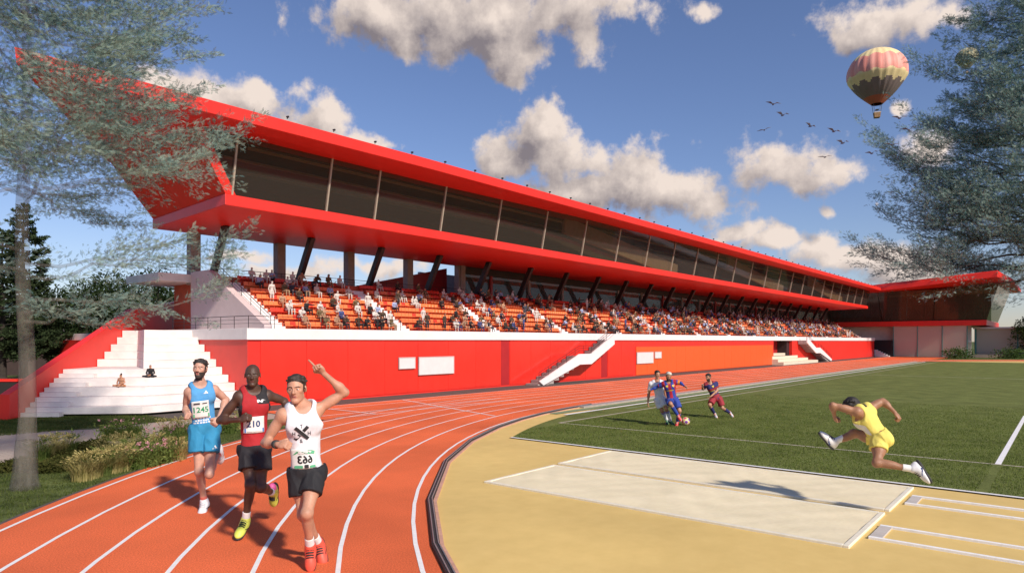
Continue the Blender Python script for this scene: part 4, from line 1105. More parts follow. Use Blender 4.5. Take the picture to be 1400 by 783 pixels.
turf_blades('patch_grass', pts, .05, .008, MATS['lawn_blades'], 8)
# ------------------------------------------------------------------ materials of people
def skin(name, c): return mat(name, c, .46, .16, 11, .22, 95, sss=.06, spec=.4, var2=.10, scale2=5)
pale = skin('pale_skin', (.50, .26, .17)); tanned = skin('tanned_skin', (.46, .23, .14)); brown_skin = skin('brown_skin', (.085, .042, .028))
olive_skin = skin('olive_skin', (.33, .165, .095)); lean_skin = skin('light_skin', (.52, .29, .21))
lip_m = mat('lips', (.36, .12, .10), .45); lip_d = mat('dark_lips', (.10, .04, .035), .45)
eye_m = mat('eye_white', (.62, .58, .55), .25, 0); dark_m = mat('dark_hair', (.018, .014, .012), .6, .4, 40, .4, 90)
stubble = mat('beard', (.035, .024, .018), .75, .4, 80)
white_shoe = mat('white_shoe', (.72, .72, .74), .5, .06, 20); rubber = mat('dark_rubber', (.03, .03, .03), .7)
white_sock = mat('white_cotton', (.78, .77, .75), .85, .05, 30)
black_m = mat('black_print', (.015, .015, .018), .6, 0)
white_print = mat('white_print', (.8, .8, .8), .6, 0)
def cloth(name, c, bump=.5, rough=.75): return mat(name, c, rough, .10, 9, bump, 9, spec=.3)

def seg_class(P, J):
    """which piece of the body a point lies on: 0 head 1 trunk 2 upper arm 3 forearm 4 hand 5 thigh 6 shin 7 foot"""
    S = [('head', 'head', .13, 0), ('pel', 'neck', .14, 1), ('shR', 'shL', .06, 1)]
    for n in 'RL': S += [('sh'+n, 'el'+n, .05, 2), ('el'+n, 'wr'+n, .04, 3), ('hip'+n, 'kn'+n, .08, 5), ('kn'+n, 'an'+n, .05, 6), ('an'+n, 'toe'+n, .03, 7)]
    best = np.full(len(P), 9.0); c = np.zeros(len(P), int)
    def put(a, b, r_, k):
        nonlocal best, c
        ba = b - a; h = np.clip(((P - a) @ ba) / (ba @ ba + 1e-9), 0, 1); d = np.linalg.norm(P - a - h[:, None] * ba, axis=1) - r_
        w = d < best; best[w] = d[w]; c[w] = k
    for a, b, r_, k in S: put(V3(*J[a]), V3(*J[b]), r_, k)
    for n in 'RL':
        w, e = V3(*J['wr'+n]), V3(*J['el'+n]); h_ = J.get('hand'+n); d = unit(V3(*h_) - w) if h_ is not None else unit(w - e)
        put(w + d*.02, w + d*.14, .035, 4)
    return c

class Figure:
    """joints given where the photograph shows them: (px, py, depth), turned into metres about the point of ground contact"""
    def __init__(s, ox, oy, U, hh, joints, yaw=0, pitch=0, roll=0, hands=('fist', 'fist'), palm=None, slim=1.0, h=.0075, depth_at=None):
        s.g0 = on_ground(ox, oy); k = FPX * EYE / (oy - HOR); s.m = k / FPX; s.U = U; s.hh = hh; s.h = h; s.th = math.atan((ox - CXP) / FPX)
        s.J = {n: V3((p[0]-ox)*s.m*math.cos(s.th), p[2] if len(p) > 2 else 0, (oy-p[1])*s.m) for n, p in joints.items()}
        s.hax = head_axes(yaw, pitch, roll)
        s.f, s.tr, s.g = body_field(s.J, U, hh, s.hax, True, hands, slim, palm)
        s.j = s.g['j']
    def body(s, label, mats, beard=False, extra=None, scalp=(.29, .85)):
        fp = face_paint(s.j['head'], s.hax, s.hh, beard, scalp)
        def paint(P):
            mi = np.zeros(len(P), int)
            if extra: mi = extra(P, mi)
            return fp(P, mi)
        s.o = field_obj('person', s.f, s.h, mats, None, paint)
        s.o.location = s.g0; s.o.rotation_euler = (0, 0, HEAD - R(90) - s.th)
        tag(s.o, label, 'person'); return s.o
    def hair(s, m, **k): return hair_obj(s.j['head'], s.hax, s.hh, m, s.o, s.h * .9, **k)
    def vest(s, m, name='vest', paint=None, **k):
        s.vf = vest_field(s.tr, s.g, s.U, s.j, **k)
        s.vo = field_obj(name, s.vf, s.h, m if isinstance(m, list) else [m], s.o, paint, folds=.0035); return s.vo
    def shorts(s, m, paint=None, **k):
        s.sf = shorts_field(s.g, s.U, s.j, **k)
        s.so = field_obj('shorts', s.sf, s.h, m if isinstance(m, list) else [m], s.o, paint, folds=.009); return s.so
    def shoes(s, m, sole, socks=white_sock, accent=None, hi=.09, r0=.040, r1=.040):
        for n in 'RL':
            a, t, k = s.j['an'+n], s.j['toe'+n], s.j['kn'+n]
            shoe(s.o, a, t, a - k, s.U, m, sole, accent=accent)
            if socks: sock(s.o, a, a - k, s.U, socks, hi, r0, r1)
    def bib(s, x, y, w, h, m, name='race_bib', lift=.014, f=None, flat=1.0):
        """paper pinned on the vest, centred at the photograph's x,y; w,h in metres"""
        ox = s.J['pel'] * 0; g = s.g
        ux = unit(g['lf'] * 1.0); uy = g['up']
        o = V3((x - s.ox) * s.m * math.cos(s.th), s.J['pel'][1], (s.oy - y) * s.m)
        ob, _, pt = patch(name, f or s.vf, o, ux, uy, w, h, lift, m, s.o, flat=flat); return ob, pt
    def mark(s, x, y, w, h, name, m, polys=None, text=None, f=None, lift=.005, bold=.0):
        g = s.g; o = V3((x - s.ox) * s.m * math.cos(s.th), s.J['pel'][1], (s.oy - y) * s.m)
        fw = g['fw']; f = f or s.vf
        u = np.linspace(-.5, .5, 9); P = np.array([o + g['lf']*w*a + g['up']*h*b + fw*.35 for b in u for a in u]); Q = march(f, P, -fw) + fw*.003
        pt = (Q.reshape(9, 9, 3), fw)
        if text: return lettering(name, pt, text, 0, 0, .98, .98, m, s.vo if f is s.vf else s.so, lift, bold=bold)
        return stamp(name, pt, polys, m, s.vo if f is s.vf else s.so, lift)
def mk_fig(ox, oy, *a, **k):
    F = Figure(ox, oy, *a, **k); F.ox, F.oy = ox, oy; return F
def rect(x0, x1, y0, y1): return [(x0, y0), (x1, y0), (x1, y1), (x0, y1)]
three_bars = [[(-.5,-.5),(-.28,-.5),(-.40,-.25),(-.5,-.42)], [(-.2,-.5),(.08,-.5),(-.15,-.02),(-.33,-.3)], [(.16,-.5),(.48,-.5),(.1,.38),(-.1,.08)]]
wing_mark = [[(-.5,.25),(-.3,.25),(-.05,-.1),(.02,.25),(.2,.25),(.5,.05),(.22,.12),(.12,-.32),(-.08,-.32),(-.22,-.05),(-.3,-.32),(-.5,-.32)]]

# ---- runner in the white vest, arm raised
s = mk_fig(430, 775, 1.19, .292, dict(
    head=(405.5, 530.5, -.03), neck=(413.5, 557, 0), shR=(387, 565, -.03), shL=(434, 560, .03), elR=(363.5, 603, .02), wrR=(382, 601, -.22), handR=(396, 600, -.30),
    elL=(472, 537, .0), wrL=(443, 510.5, -.06), handL=(429, 493, -.07), pel=(419.5, 646, 0), hipR=(409, 648, .02), hipL=(431, 647, -.02),
    knL=(420, 691, -.30), anL=(424, 742, -.08), toeL=(423.5, 771, -.20), knR=(415, 700, -.08), anR=(435, 749, .20), toeR=(439, 772, .08)),
    yaw=-14, pitch=2, roll=-3, hands=('fist', 'point'), palm=dict(R=(.1, .8, -.6), L=(-.75, -.65, 0)), slim=.84, h=.0062)
s.body('runner in a white vest with a black cross on it, pointing one finger up', [pale, lip_m, eye_m, dark_m])
s.hair(mat('short_brown_hair', (.035, .024, .018), .6, .4, 40, .6, 70), length=.034, front=.30, slope=.85)
white_vest = cloth('white_vest', (.70, .70, .74)); s.vest(white_vest, hem=-.02)
s.shorts(cloth('black_shorts', (.020, .020, .023)), length=.50, top=.06)
coral = mat('coral_shoe', (.78, .10, .06), .55, .15, 25); s.shoes(coral, rubber, accent=black_m, hi=.10)
mk = [[(-.5,.34),(-.34,.5),(.5,-.34),(.34,-.5)], [(.5,.34),(.34,.5),(.04,.2),(.2,.04)], [(-.5,-.34),(-.34,-.5),(-.04,-.2),(-.2,-.04)]]
s.mark(409.5, 589, .155, .155, 'cross_print', black_m, mk)
grey_print = mat('grey_print', (.07, .07, .08), .6, 0)
for t, x, y in (('T', 409, 579.5), ('H', 399, 589.5), ('H', 420, 589.5), ('&', 409.5, 599.5)):
    s.mark(x, y, .03, .04, 'letter', grey_print, text=t, bold=.01)
bib_m = mat('white_paper', (.74, .76, .73), .6, .04, 12); green_print = mat('green_print', (.10, .42, .22), .6, 0)
b, pt = s.bib(413.5, 623.5, .235, .205, bib_m)
lettering('number', pt, '663', .02, -.02, .62, .42, black_m, b, mirror=True, bold=.03)
stamp('green_banner', pt, [[(-.46,.22),(-.3,.40),(-.05,.36),(.2,.46),(.45,.36),(.42,.22),(.1,.27)]], green_print, b, lift=.011)
for a in (rect(-.42, -.1, -.46, -.32), rect(.2, .44, -.46, -.34)): stamp('green_label', pt, [a], green_print, b, lift=.011)
stamp('black_label', pt, [rect(-.03, .14, -.46, -.28)], black_m, b, lift=.012)
lettering('name_line', pt, 'race', .0, .36, .5, .12, white_print, b, lift=.015, mirror=True)
f = Field(); w, e = s.j['wrR'], s.j['elR']; d = unit(w - e); f.cap(w - d*.045, w - d*.015, .045, .044, 0, flat=True); field_obj('wrist_watch', f, .006, [rubber], s.o)

# ---- runner in the red and black vest
s = mk_fig(331, 732, 1.19, .272, dict(
    head=(345.3, 512.6, -.04), neck=(346, 534, 0), shR=(327, 541, -.02), shL=(366.5, 541, .04), elR=(301, 574, .06), wrR=(328, 571, -.20), handR=(342, 566, -.27),
    elL=(391, 551, .14), wrL=(403, 577, -.02), handL=(406, 588, -.08), pel=(348, 616, 0), hipR=(339.5, 618, .0), hipL=(357.5, 617, .0),
    knR=(342, 659, -.20), anR=(336, 708, -.06), toeR=(322, 722, -.30), knL=(357, 665, -.14), anL=(374, 683, .30), toeL=(373, 710, .38)),
    yaw=-4, pitch=2, roll=0, palm=dict(R=(.2, .8, -.55)), slim=.84, h=.007)
s.body('bald runner in a red and black vest, middle one of the three runners', [brown_skin, lip_d, mat('eye_white_warm', (.45, .40, .36), .25, 0), dark_m], scalp=None)
red_v = cloth('red_vest', (.40, .022, .028)); blk_v = cloth('black_vest', (.025, .023, .026))
def vp(P):
    x = (P - s.g['nk']) @ s.g['lf']; z = (P - s.g['nk']) @ s.g['up']
    return np.where((np.abs(x) > .155) | ((z > -.16) & (x > .03 - .2 * (z + .16)) ), 1, 0)
s.vest([red_v, blk_v], hem=-.03, paint=vp)
s.shorts(cloth('dark_shorts', (.022, .020, .024)), length=.52, top=.06, flare=1.08)
lime = mat('lime_shoe', (.62, .68, .10), .5, .12, 14); pink = mat('pink_trim', (.75, .12, .35), .5)
s.shoes(lime, rubber, accent=black_m)
for n in 'L':
    a, t, k = s.j['anL'], s.j['toeL'], s.j['knL']; f = Field(); d = unit(t - a); q = a - d*.05 + unit(np.array([0, 1., 0]))*.02
    f.ell(q, (.055, .05, .075), None, 0); field_obj('heel_cup', f, .006, [pink], s.o)
blue_print = mat('blue_print', (.04, .15, .42), .6, 0)
b, pt = s.bib(345, 579.5, .235, .20, bib_m)
lettering('number', pt, '210', -.05, .06, .66, .40, mat('navy_print', (.02, .05, .16), .6, 0), b, bold=.03)
stamp('blue_band', pt, [rect(-.47, .47, -.46, -.22)], blue_print, b, lift=.010); lettering('small_line', pt, 'marathon', 0, -.34, .7, .12, white_print, b, lift=.015)
s.mark(354.5, 547, .10, .06, 'emblem', white_print, wing_mark)

# ---- runner in the blue vest
s = mk_fig(277, 698, 1.19, .275, dict(
    head=(273.6, 503.8, -.04), neck=(273, 525.5, 0), shR=(258.5, 535, -.02), shL=(293, 533, .03), elR=(254.5, 557, .10), wrR=(255.5, 567, -.18), handR=(255, 563, -.32),
    elL=(310, 548, .12), wrL=(299, 571, -.10), handL=(291, 581, -.17), pel=(280, 587, 0), hipR=(270.5, 589, 0), hipL=(289.5, 589, 0),
    knR=(272.4, 642, -.10), anR=(279, 684, .02), toeR=(271.5, 698, -.20), knL=(286, 645, -.20), anL=(299, 625, .30), toeL=(301, 648, .42)),
    yaw=-20, pitch=-4, roll=0, palm=dict(R=(.9, 0, -.3), L=(-.4, .8, -.3)), slim=.82, h=.0075)
s.body('bearded runner in a light blue vest and blue shorts, furthest left of the three', [lean_skin, lip_m, eye_m, dark_m, stubble], beard=True)
s.hair(mat('black_hair', (.02, .016, .014), .6, .4, 40, .6, 70), length=.034, front=.27, slope=.85)
s.vest(cloth('blue_vest', (.085, .31, .60)), hem=-.03)
s.shorts(cloth('teal_blue_shorts', (.03, .23, .42)), length=.50, top=.08, flare=1.10)
s.shoes(white_shoe, mat('pale_sole', (.55, .55, .58), .6), socks=mat('coral_sock', (.62, .16, .12), .85), accent=black_m, hi=.06)
b, pt = s.bib(272.3, 558, .215, .235, bib_m)
lettering('number', pt, '1245', 0, -.02, .86, .34, mat('deep_green_print', (.03, .30, .13), .6, 0), b, bold=.02)
stamp('green_band', pt, [rect(-.47, .47, -.47, -.26)], green_print, b, lift=.011); stamp('header', pt, [rect(-.40, -.05, .30, .40), rect(.1, .38, .32, .38)], grey_print, b, lift=.010)
s.mark(279, 534.5, .06, .05, 'emblem', white_print, three_bars)
for k, (w, y) in enumerate(((.22, 570), (.18, 573), (.21, 576))):
    s.mark(275, y, w, .022, 'print_line', white_print, [rect(-.5 + .17*i, -.5 + .17*i + (.13 if (i + k) % 3 else .10), -.45, .3 + .2*(i % 2)) for i in range(6)])
s.mark(290, 608.5, .07, .055, 'emblem', white_print, three_bars, f=s.sf)
for n in 'L':
    pass
# side stripes of the shorts
st = MB()
for q in (.0, .035, .07):
    P = np.array([s.g['pel'] + s.g['lf']*.4 + s.g['up']*(-.02 - .03*i) - s.g['fw']*(q - .02) for i in range(8)])
    Q = march(s.sf, P, -s.g['lf']) + s.g['lf']*.005
    for i in range(7):
        w = s.g['fw'] * .008; st.add([Q[i]-w, Q[i]+w, Q[i+1]+w, Q[i+1]-w], [(0,1,2,3)])
st.build('side_stripes', white_print, s.so)

# ---- athlete in yellow, leaping over the landing pit
s = mk_fig(1197, 697, 1.16, .27, dict(
    head=(1165, 557, -.04), neck=(1178, 563, -.01), shL=(1171, 562, -.17), shR=(1189.5, 559, .17), elL=(1138, 554, -.24), wrL=(1140, 568, -.16), handL=(1141.5, 575, -.12),
    elR=(1207, 549.5, .26), wrR=(1223.5, 564, .18), handR=(1229, 571, .15), pel=(1203, 598, 0), hipL=(1205, 601, -.11), hipR=(1197, 599, .10),
    knL=(1198.5, 627.5, -.34), anL=(1246, 632, -.30), toeL=(1261, 654, -.34), knR=(1167, 594.5, .10), anR=(1140.5, 607.5, .08), toeR=(1129.5, 595, .02)),
    yaw=-62, pitch=38, roll=0, palm=dict(L=(.8, .5, 0), R=(-.5, .2, -.8)), slim=.81, h=.0075)
s.body('athlete in a yellow running suit leaping in mid stride over the long jump pits', [olive_skin, lip_m, eye_m, dark_m])
s.hair(dark_m, length=.034, front=.22, slope=.85)
yel = cloth('yellow_suit', (.72, .61, .14), .6); wht = cloth('white_side_panel', (.70, .68, .64))
def yp(P):
    x = (P - s.g['nk']) @ s.g['lf']; z = (P - s.g['nk']) @ s.g['up']; y = (P - s.g['nk']) @ s.g['fw']
    return np.where((x > .03) & (y > -.01) & (z > -.33 + .8*y) & (z < -.17 + .8*y), 1, 0)
s.vest([yel, wht], hem=-.04, paint=yp)
s.shorts(yel, length=.36, top=.08, flare=1.03)
s.shoes(white_shoe, rubber, accent=mat('navy_stripe', (.03, .05, .18), .5, 0), hi=.11)

# ---- footballers
def crest(s, x, y, m): s.mark(x, y, .06, .07, 'crest', m, [[(-.5,.5),(.5,.5),(.5,-.05),(0,-.5),(-.5,-.05)]])
s = mk_fig(919, 580.5, .90, .225, dict(
    head=(898.6, 511.8, 0), neck=(898.3, 521, 0), shR=(890, 525, .0), shL=(905.5, 523.5, .02), elR=(886.6, 539, .06), wrR=(885.6, 550.5, .02), handR=(885.3, 556, .0),
    elL=(909.5, 538, .10), wrL=(914, 551, .05), handL=(916, 558, .04), pel=(902.5, 546, 0), hipR=(898.5, 547.5, 0), hipL=(907, 547, 0),
    knR=(905, 561, -.04), anR=(911.5, 574.5, .16), toeR=(909.5, 580.5, .0), knL=(911, 557.5, -.16), anL=(916.5, 574.5, -.04), toeL=(924, 580, -.14)),
    yaw=25, pitch=6, roll=0, hands=('relax', 'relax'), slim=.96, h=.008)
def hose(c_):                                                     # painted parts of a footballer's body
    def f(P, mi):
        k = seg_class(P, s.J); 
        if c_.get('sleeve'): mi[(k == 3) | (k == 2)] = CLOTH1
        return mi
    return f
ft = [tanned, lip_m, eye_m, dark_m, stubble]
s.body('footballer in an all white kit standing on his man', ft)
s.hair(dark_m, length=.034, front=.30, slope=.85)
kit = cloth('white_kit', (.74, .74, .76)); trim = mat('violet_trim', (.20, .19, .38), .7)
s.vest(kit, 'shirt', hem=-.05, sleeve=.62); s.shorts(kit, length=.72, top=.06, rad=.108)
s.shoes(mat('dark_green_boot', (.02, .06, .05), .4), mat('green_sole', (.15, .45, .2), .5), socks=kit, hi=.33, r0=.047, r1=.066)
for n in 'RL':
    a, k = s.j['an'+n], s.j['kn'+n]; d = unit(k - a); f = Field(); f.cap(a + d*.285, a + d*.30, .064, .064, 0, flat=True); field_obj('sock_band', f, .007, [trim], s.o)
st = MB()
P = np.array([s.g['pel'] - s.g['lf']*.4 + s.g['up']*(.02 - .03*i) + s.g['fw']*.02 for i in range(9)]); Q = march(s.sf, P, s.g['lf']) - s.g['lf']*.006
for i in range(8): w = s.g['fw']*.016; st.add([Q[i]-w, Q[i]+w, Q[i+1]+w, Q[i+1]-w], [(0,1,2,3)])
st.build('side_stripe', trim, s.so); crest(s, 902, 528, trim)

s = mk_fig(926.5, 582.5, .92, .235, dict(
    head=(914, 513.8, -.08), neck=(914.5, 522.5, -.03), shR=(907.5, 524.5, -.02), shL=(922, 522, -.02), elR=(896, 530.5, .03), wrR=(889.5, 533, .0), handR=(885.5, 535, -.02),
    elL=(930, 522.8, -.06), wrL=(935, 526.5, -.15), handL=(938, 528, -.18), pel=(919, 546, 0), hipR=(915, 547.5, -.02), hipL=(923.5, 547.5, .02),
    knR=(917, 550.5, -.36), anR=(926, 565, -.22), toeR=(929.5, 572, -.32), knL=(929, 561, -.08), anL=(926.3, 576, .16), toeL=(924.7, 582.5, .02)),
    yaw=12, pitch=22, roll=4, hands=('relax', 'relax'), slim=.98, h=.008)
blue_kit = cloth('blue_kit', (.03, .06, .30)); red_kit = cloth('red_stripe', (.42, .02, .035))
s.body('footballer in red and blue stripes with long sleeves, playing the ball', ft + [blue_kit], True, hose(dict(sleeve=1)))
s.hair(mat('bleached_hair', (.22, .19, .14), .6, .7, 9, .5, 60, col2=(.45, .42, .36)), length=.034, front=.30, slope=.85)
def stripes(P):
    x = (P - s.g['nk']) @ s.g['lf']; return (np.floor((x + .041) / .082).astype(int) % 2 == 0).astype(int) * (np.abs(x) < .15) if False else (np.floor((x + .123) / .082).astype(int) % 2)
s.vest([blue_kit, red_kit], 'shirt', hem=-.05, sleeve=.6, paint=stripes); s.shorts(blue_kit, length=.70, top=.06, rad=.106)
s.shoes(mat('red_boot', (.60, .03, .04), .4), mat('pale_studs', (.7, .5, .45), .5), socks=blue_kit, hi=.30, r0=.047, r1=.066)
gold = mat('gold_print', (.65, .48, .06), .5, 0); crest(s, 920.5, 526.5, gold); crest(s, 912, 527.5, gold)
s.mark(916, 533, .20, .035, 'print_line', gold, [rect(-.5 + .145*i, -.4 + .145*i, -.4, .4) for i in range(7)])
f = Field(); a, e = s.j['shL'], s.j['elL']; f.cap(a + (e-a)*.62, a + (e-a)*.95, .062, .058, 0, flat=True); field_obj('armband', f, .007, [mat('orange_band', (.75, .25, .02), .6)], s.o)

s = mk_fig(978, 570.5, .90, .23, dict(
    head=(968.4, 515.3, -.1), neck=(971, 524, -.04), shR=(965, 526, -.06), shL=(978.5, 524, .03), elR=(961, 532, .02), wrR=(960.5, 529, -.16), handR=(960, 527, -.24),
    elL=(980.5, 533.5, -.04), wrL=(972.5, 540.5, -.22), handL=(968.5, 544, -.26), pel=(979, 544, 0), hipR=(975, 546, -.03), hipL=(983.5, 545.5, .03),
    knR=(970.3, 552.5, -.26), anR=(976.3, 564, -.03), toeR=(979.5, 569.5, -.17), knL=(987.5, 557, -.02), anL=(997, 564, .28), toeL=(1001, 570, .22)),
    yaw=-30, pitch=12, roll=0, hands=('relax', 'relax'), slim=.98, h=.008)
s.body('footballer in a navy and maroon shirt with maroon shorts, running alone', ft, True)
s.hair(dark_m, length=.034, front=.28, slope=.85)
navy = cloth('navy_kit', (.03, .03, .12)); maroon = cloth('maroon_kit', (.30, .03, .04))
def hoops(P): return (np.floor(((P - s.g['nk']) @ s.g['up']) / .075).astype(int) % 3 == 0).astype(int)
s.vest([navy, maroon], 'shirt', hem=-.05, sleeve=.62, paint=hoops); s.shorts(maroon, length=.74, top=.06, rad=.106)
s.shoes(mat('silver_boot', (.45, .45, .5), .4), mat('orange_sole', (.7, .2, .05), .5), socks=navy, hi=.30, r0=.047, r1=.066)
crest(s, 973, 528, gold); s.mark(972.5, 534, .16, .03, 'print_line', gold, [rect(-.5 + .17*i, -.39 + .17*i, -.4, .4) for i in range(6)])

# ---- the ball
bp = on_ground(937.4, 581); bm = bmesh.new(); bmesh.ops.create_icosphere(bm, subdivisions=4, radius=.118)
me = bpy.data.meshes.new('football'); ico = bmesh.new(); bmesh.ops.create_icosphere(ico, subdivisions=1, radius=1)
dirs = [v.co.normalized() for v in ico.verts]; ico.free()
for fc in bm.faces:
    c = fc.calc_center_median().normalized(); best = sorted((-c.dot(d), i) for i, d in enumerate(dirs))
    fc.material_index = (1 if best[0][1] % 2 else 2) if -best[0][0] > .93 else (3 if -best[0][0] > .885 else 0); fc.smooth = True
bm.to_mesh(me); bm.free()
o = link('football', me, [mat('ball_yellow', (.75, .55, .06), .4), mat('ball_purple', (.20, .05, .30), .4), mat('ball_red', (.65, .10, .08), .4), mat('ball_white', (.7, .66, .6), .4)])
o.location = bp + Vector((0, 0, .118)); o.rotation_euler = (.4, .3, .8); tag(o, 'yellow and purple football lying on the pitch by the striped player', 'ball')
# ------------------------------------------------------------------ seats
seat_m = mat('orange_seat_plastic', (.86, .21, .07), .45, .10, 3, spec=.4); seat_m2 = mat('red_and_shaded_seat_plastic', (.70, .05, .025), .45, .10, 3, spec=.4)
SW = .235
def seat_bits():
    w = SW*.47; back = MB(); back.hull([(-w, .0, .045), (w, .0, .045), (w, .035, .045), (-w, .035, .045)], [(-w*.97, .045, .35), (w*.97, .045, .35), (w*.97, .075, .35), (-w*.97, .075, .35)])
    pan = MB(); pan.hull([(-w, -.20, .165), (w, -.20, .165), (w, .02, .150), (-w, .02, .150)], [(-w, -.20, .19), (w, -.20, .19), (w, .02, .175), (-w, .02, .175)])
    pan.box(-w*.5, w*.5, -.03, .0, -.01, .15)
    return back, pan
bk, pn = seat_bits()
def seat_xs():
    out = []
    for a, b in zip(AIS, AIS[1:] + [X1S + .2]):
        x = a + AW + SW*.6
        while x < b - SW*.55: out.append(x); x += SW
    return out
XSEAT = seat_xs(); ORD = ('front', 'second', 'third', 'fourth', 'fifth', 'sixth', 'seventh', 'top')
spots = sorted([(x, j) for x in XSEAT for j in range(NR)], key=lambda s_: (s_[0] - 10)**2 + (YR0 + TREAD*s_[1])**2*.0 )
near, far = spots[:296], spots[296:]
def seat_y(j): return YR0 + TREAD*j + .30
protos = {}
for i, (x, j) in enumerate(near):
    m = seat_m2 if j == NR-1 or rng.uniform() < .16 else seat_m  # top row all red: canopy shade painted into its seat colour
    if m.name not in protos:
        e = empty('stadium_seat', (0, 0, 0)); bk.build('backrest', m, e, bevel=.006); pn.build('seat_pan', m, e, bevel=.004); protos[m.name] = e; c = e
    else: c = copy_tree(protos[m.name])
    c.location = (x, seat_y(j), Z0 + RISE*j + .005)
    tag(c, ('one of the %s plastic seats, %s row' % ('red' if m is seat_m2 else 'orange', ORD[j])) + ', near end of the stand', 'seat', '%s seats at the near end, %s row' % ('red' if m is seat_m2 else 'orange', ORD[j]))
V0 = np.array(bk.v + pn.v); F0 = [f for f in bk.f] + [tuple(i + len(bk.v) for i in f) for f in pn.f]; F0 = np.array(F0)
offs = np.array([(x, seat_y(j), Z0 + RISE*j + .005) for x, j in far])
V = (V0[None] + offs[:, None]).reshape(-1, 3); F = (F0[None] + (np.arange(len(far))*len(V0))[:, None, None]).reshape(-1, 4)
mi = np.repeat(np.array([1 if j == NR-1 or rng.uniform() < .16 else 0 for x, j in far]), len(F0))  # the far top row carries the canopy shade as red too
o = link('far_seating', np_mesh('far_seating', V, F, mi), [seat_m, seat_m2]); tag(o, 'orange and red seats filling the rest of the stand', 'seats', kind='stuff')

# ------------------------------------------------------------------ spectators: a few poses, each person an object of its own
def sit_joints(k):
    J = dict(pel=(0, .0, .10), neck=(0, -.05, .60), head=(0, -.09, .755), shR=(-.18, -.03, .55), shL=(.18, -.03, .55), hipR=(-.09, 0, .09), hipL=(.09, 0, .09),
             knR=(-.11, -.43, .12), knL=(.12, -.43, .12), anR=(-.11, -.42, -.31), anL=(.12, -.46, -.31), toeR=(-.12, -.62, -.37), toeL=(.14, -.66, -.37),
             elR=(-.25, -.06, .30), elL=(.25, -.06, .30), wrR=(-.10, -.28, .22), wrL=(.10, -.28, .22))
    if k == 1: J.update(neck=(0, -.24, .54), head=(0, -.33, .67), shR=(-.18, -.20, .50), shL=(.18, -.20, .50), elR=(-.22, -.36, .27), elL=(.22, -.36, .27), wrR=(-.05, -.50, .30), wrL=(.06, -.50, .30))
    if k == 2: J.update(elR=(-.24, -.14, .36), wrR=(.04, -.26, .38), elL=(.24, -.14, .34), wrL=(-.04, -.27, .34), anL=(.02, -.60, -.20), knL=(.08, -.45, .16), toeL=(.02, -.76, -.22))
    if k == 3: J.update(elL=(.40, -.20, .50), wrL=(.58, -.40, .56), head=(.03, -.08, .755))
    if k == 4: J.update(knR=(-.2, -.42, .14), knL=(.22, -.42, .14), elR=(-.30, -.02, .33), wrR=(-.20, -.25, .20), elL=(.26, -.20, .34), wrL=(.08, -.26, .58))
    if k == 5: J.update(pel=(0, 0, .50), neck=(0, -.02, 1.02), head=(0, -.05, 1.18), shR=(-.18, -.01, .96), shL=(.18, -.01, .96), hipR=(-.09, 0, .48), hipL=(.09, 0, .48), knR=(-.10, -.03, .06), knL=(.1, -.04, .06),
                        anR=(-.1, .02, -.33), anL=(.11, .0, -.33), toeR=(-.11, -.16, -.385), toeL=(.14, -.18, -.385), elR=(-.25, .02, .70), elL=(.25, .02, .70), wrR=(-.24, -.1, .46), wrL=(.22, -.14, .48))
    return J
S_SK, S_HAIR, S_TOP, S_LEG, S_SHOE = range(5)
POSES = []
for k in range(6):
    for longhair in (0, 1):
        J = sit_joints(k); f, tr, g = body_field(J, 1.0, .235, head_axes(pitch=4), False)
        hc = V3(*J['head'])
        if longhair: f.cap(hc + V3(0, .06, .02), hc + V3(0, .10, -.22), .085, .06, .03)
        V, F = f.mesh(.026); P = V[F].mean(1); c = seg_class(P, {a: V3(*b) for a, b in J.items()})
        mi = np.select([c == 0, c == 1, c == 2, c == 3, c == 4, c == 5, c == 6, c == 7], [S_SK, S_TOP, S_TOP, S_TOP, S_SK, S_LEG, S_LEG, S_SHOE])
        mi[(c == 1) & (P[:, 2] < (.50 if k == 5 else .13))] = S_LEG
        mi[(c <= 1) & (P[:, 2] > J['neck'][2] + .02)] = S_SK
        hair = (P[:, 2] > hc[2] + .045) & (P[:, 1] > hc[1] - .10 + .0*P[:, 2]) | (P[:, 2] > hc[2] - .06) & (P[:, 1] > hc[1] + .035) & (np.abs(P[:, 0] - hc[0]) < .14)
        if longhair: hair |= (P[:, 2] > hc[2] - .27) & (P[:, 1] > hc[1] + .03) & (np.abs(P[:, 0]) < .10) & (P[:, 2] < hc[2] + .1) & (P[:, 1] < hc[1] + .2) & (P[:, 1] > .04)
        mi[hair & (P[:, 2] > J['neck'][2] - .12)] = S_HAIR
        POSES.append((np_mesh('person', V * .58, F, mi, True), V * .58, F, mi))
def cl(n, c): return mat('fabric_' + n, c, .8, .15, 10)
plaster = mat('white_figure', (.56, .52, .48), .7, .06, 6)
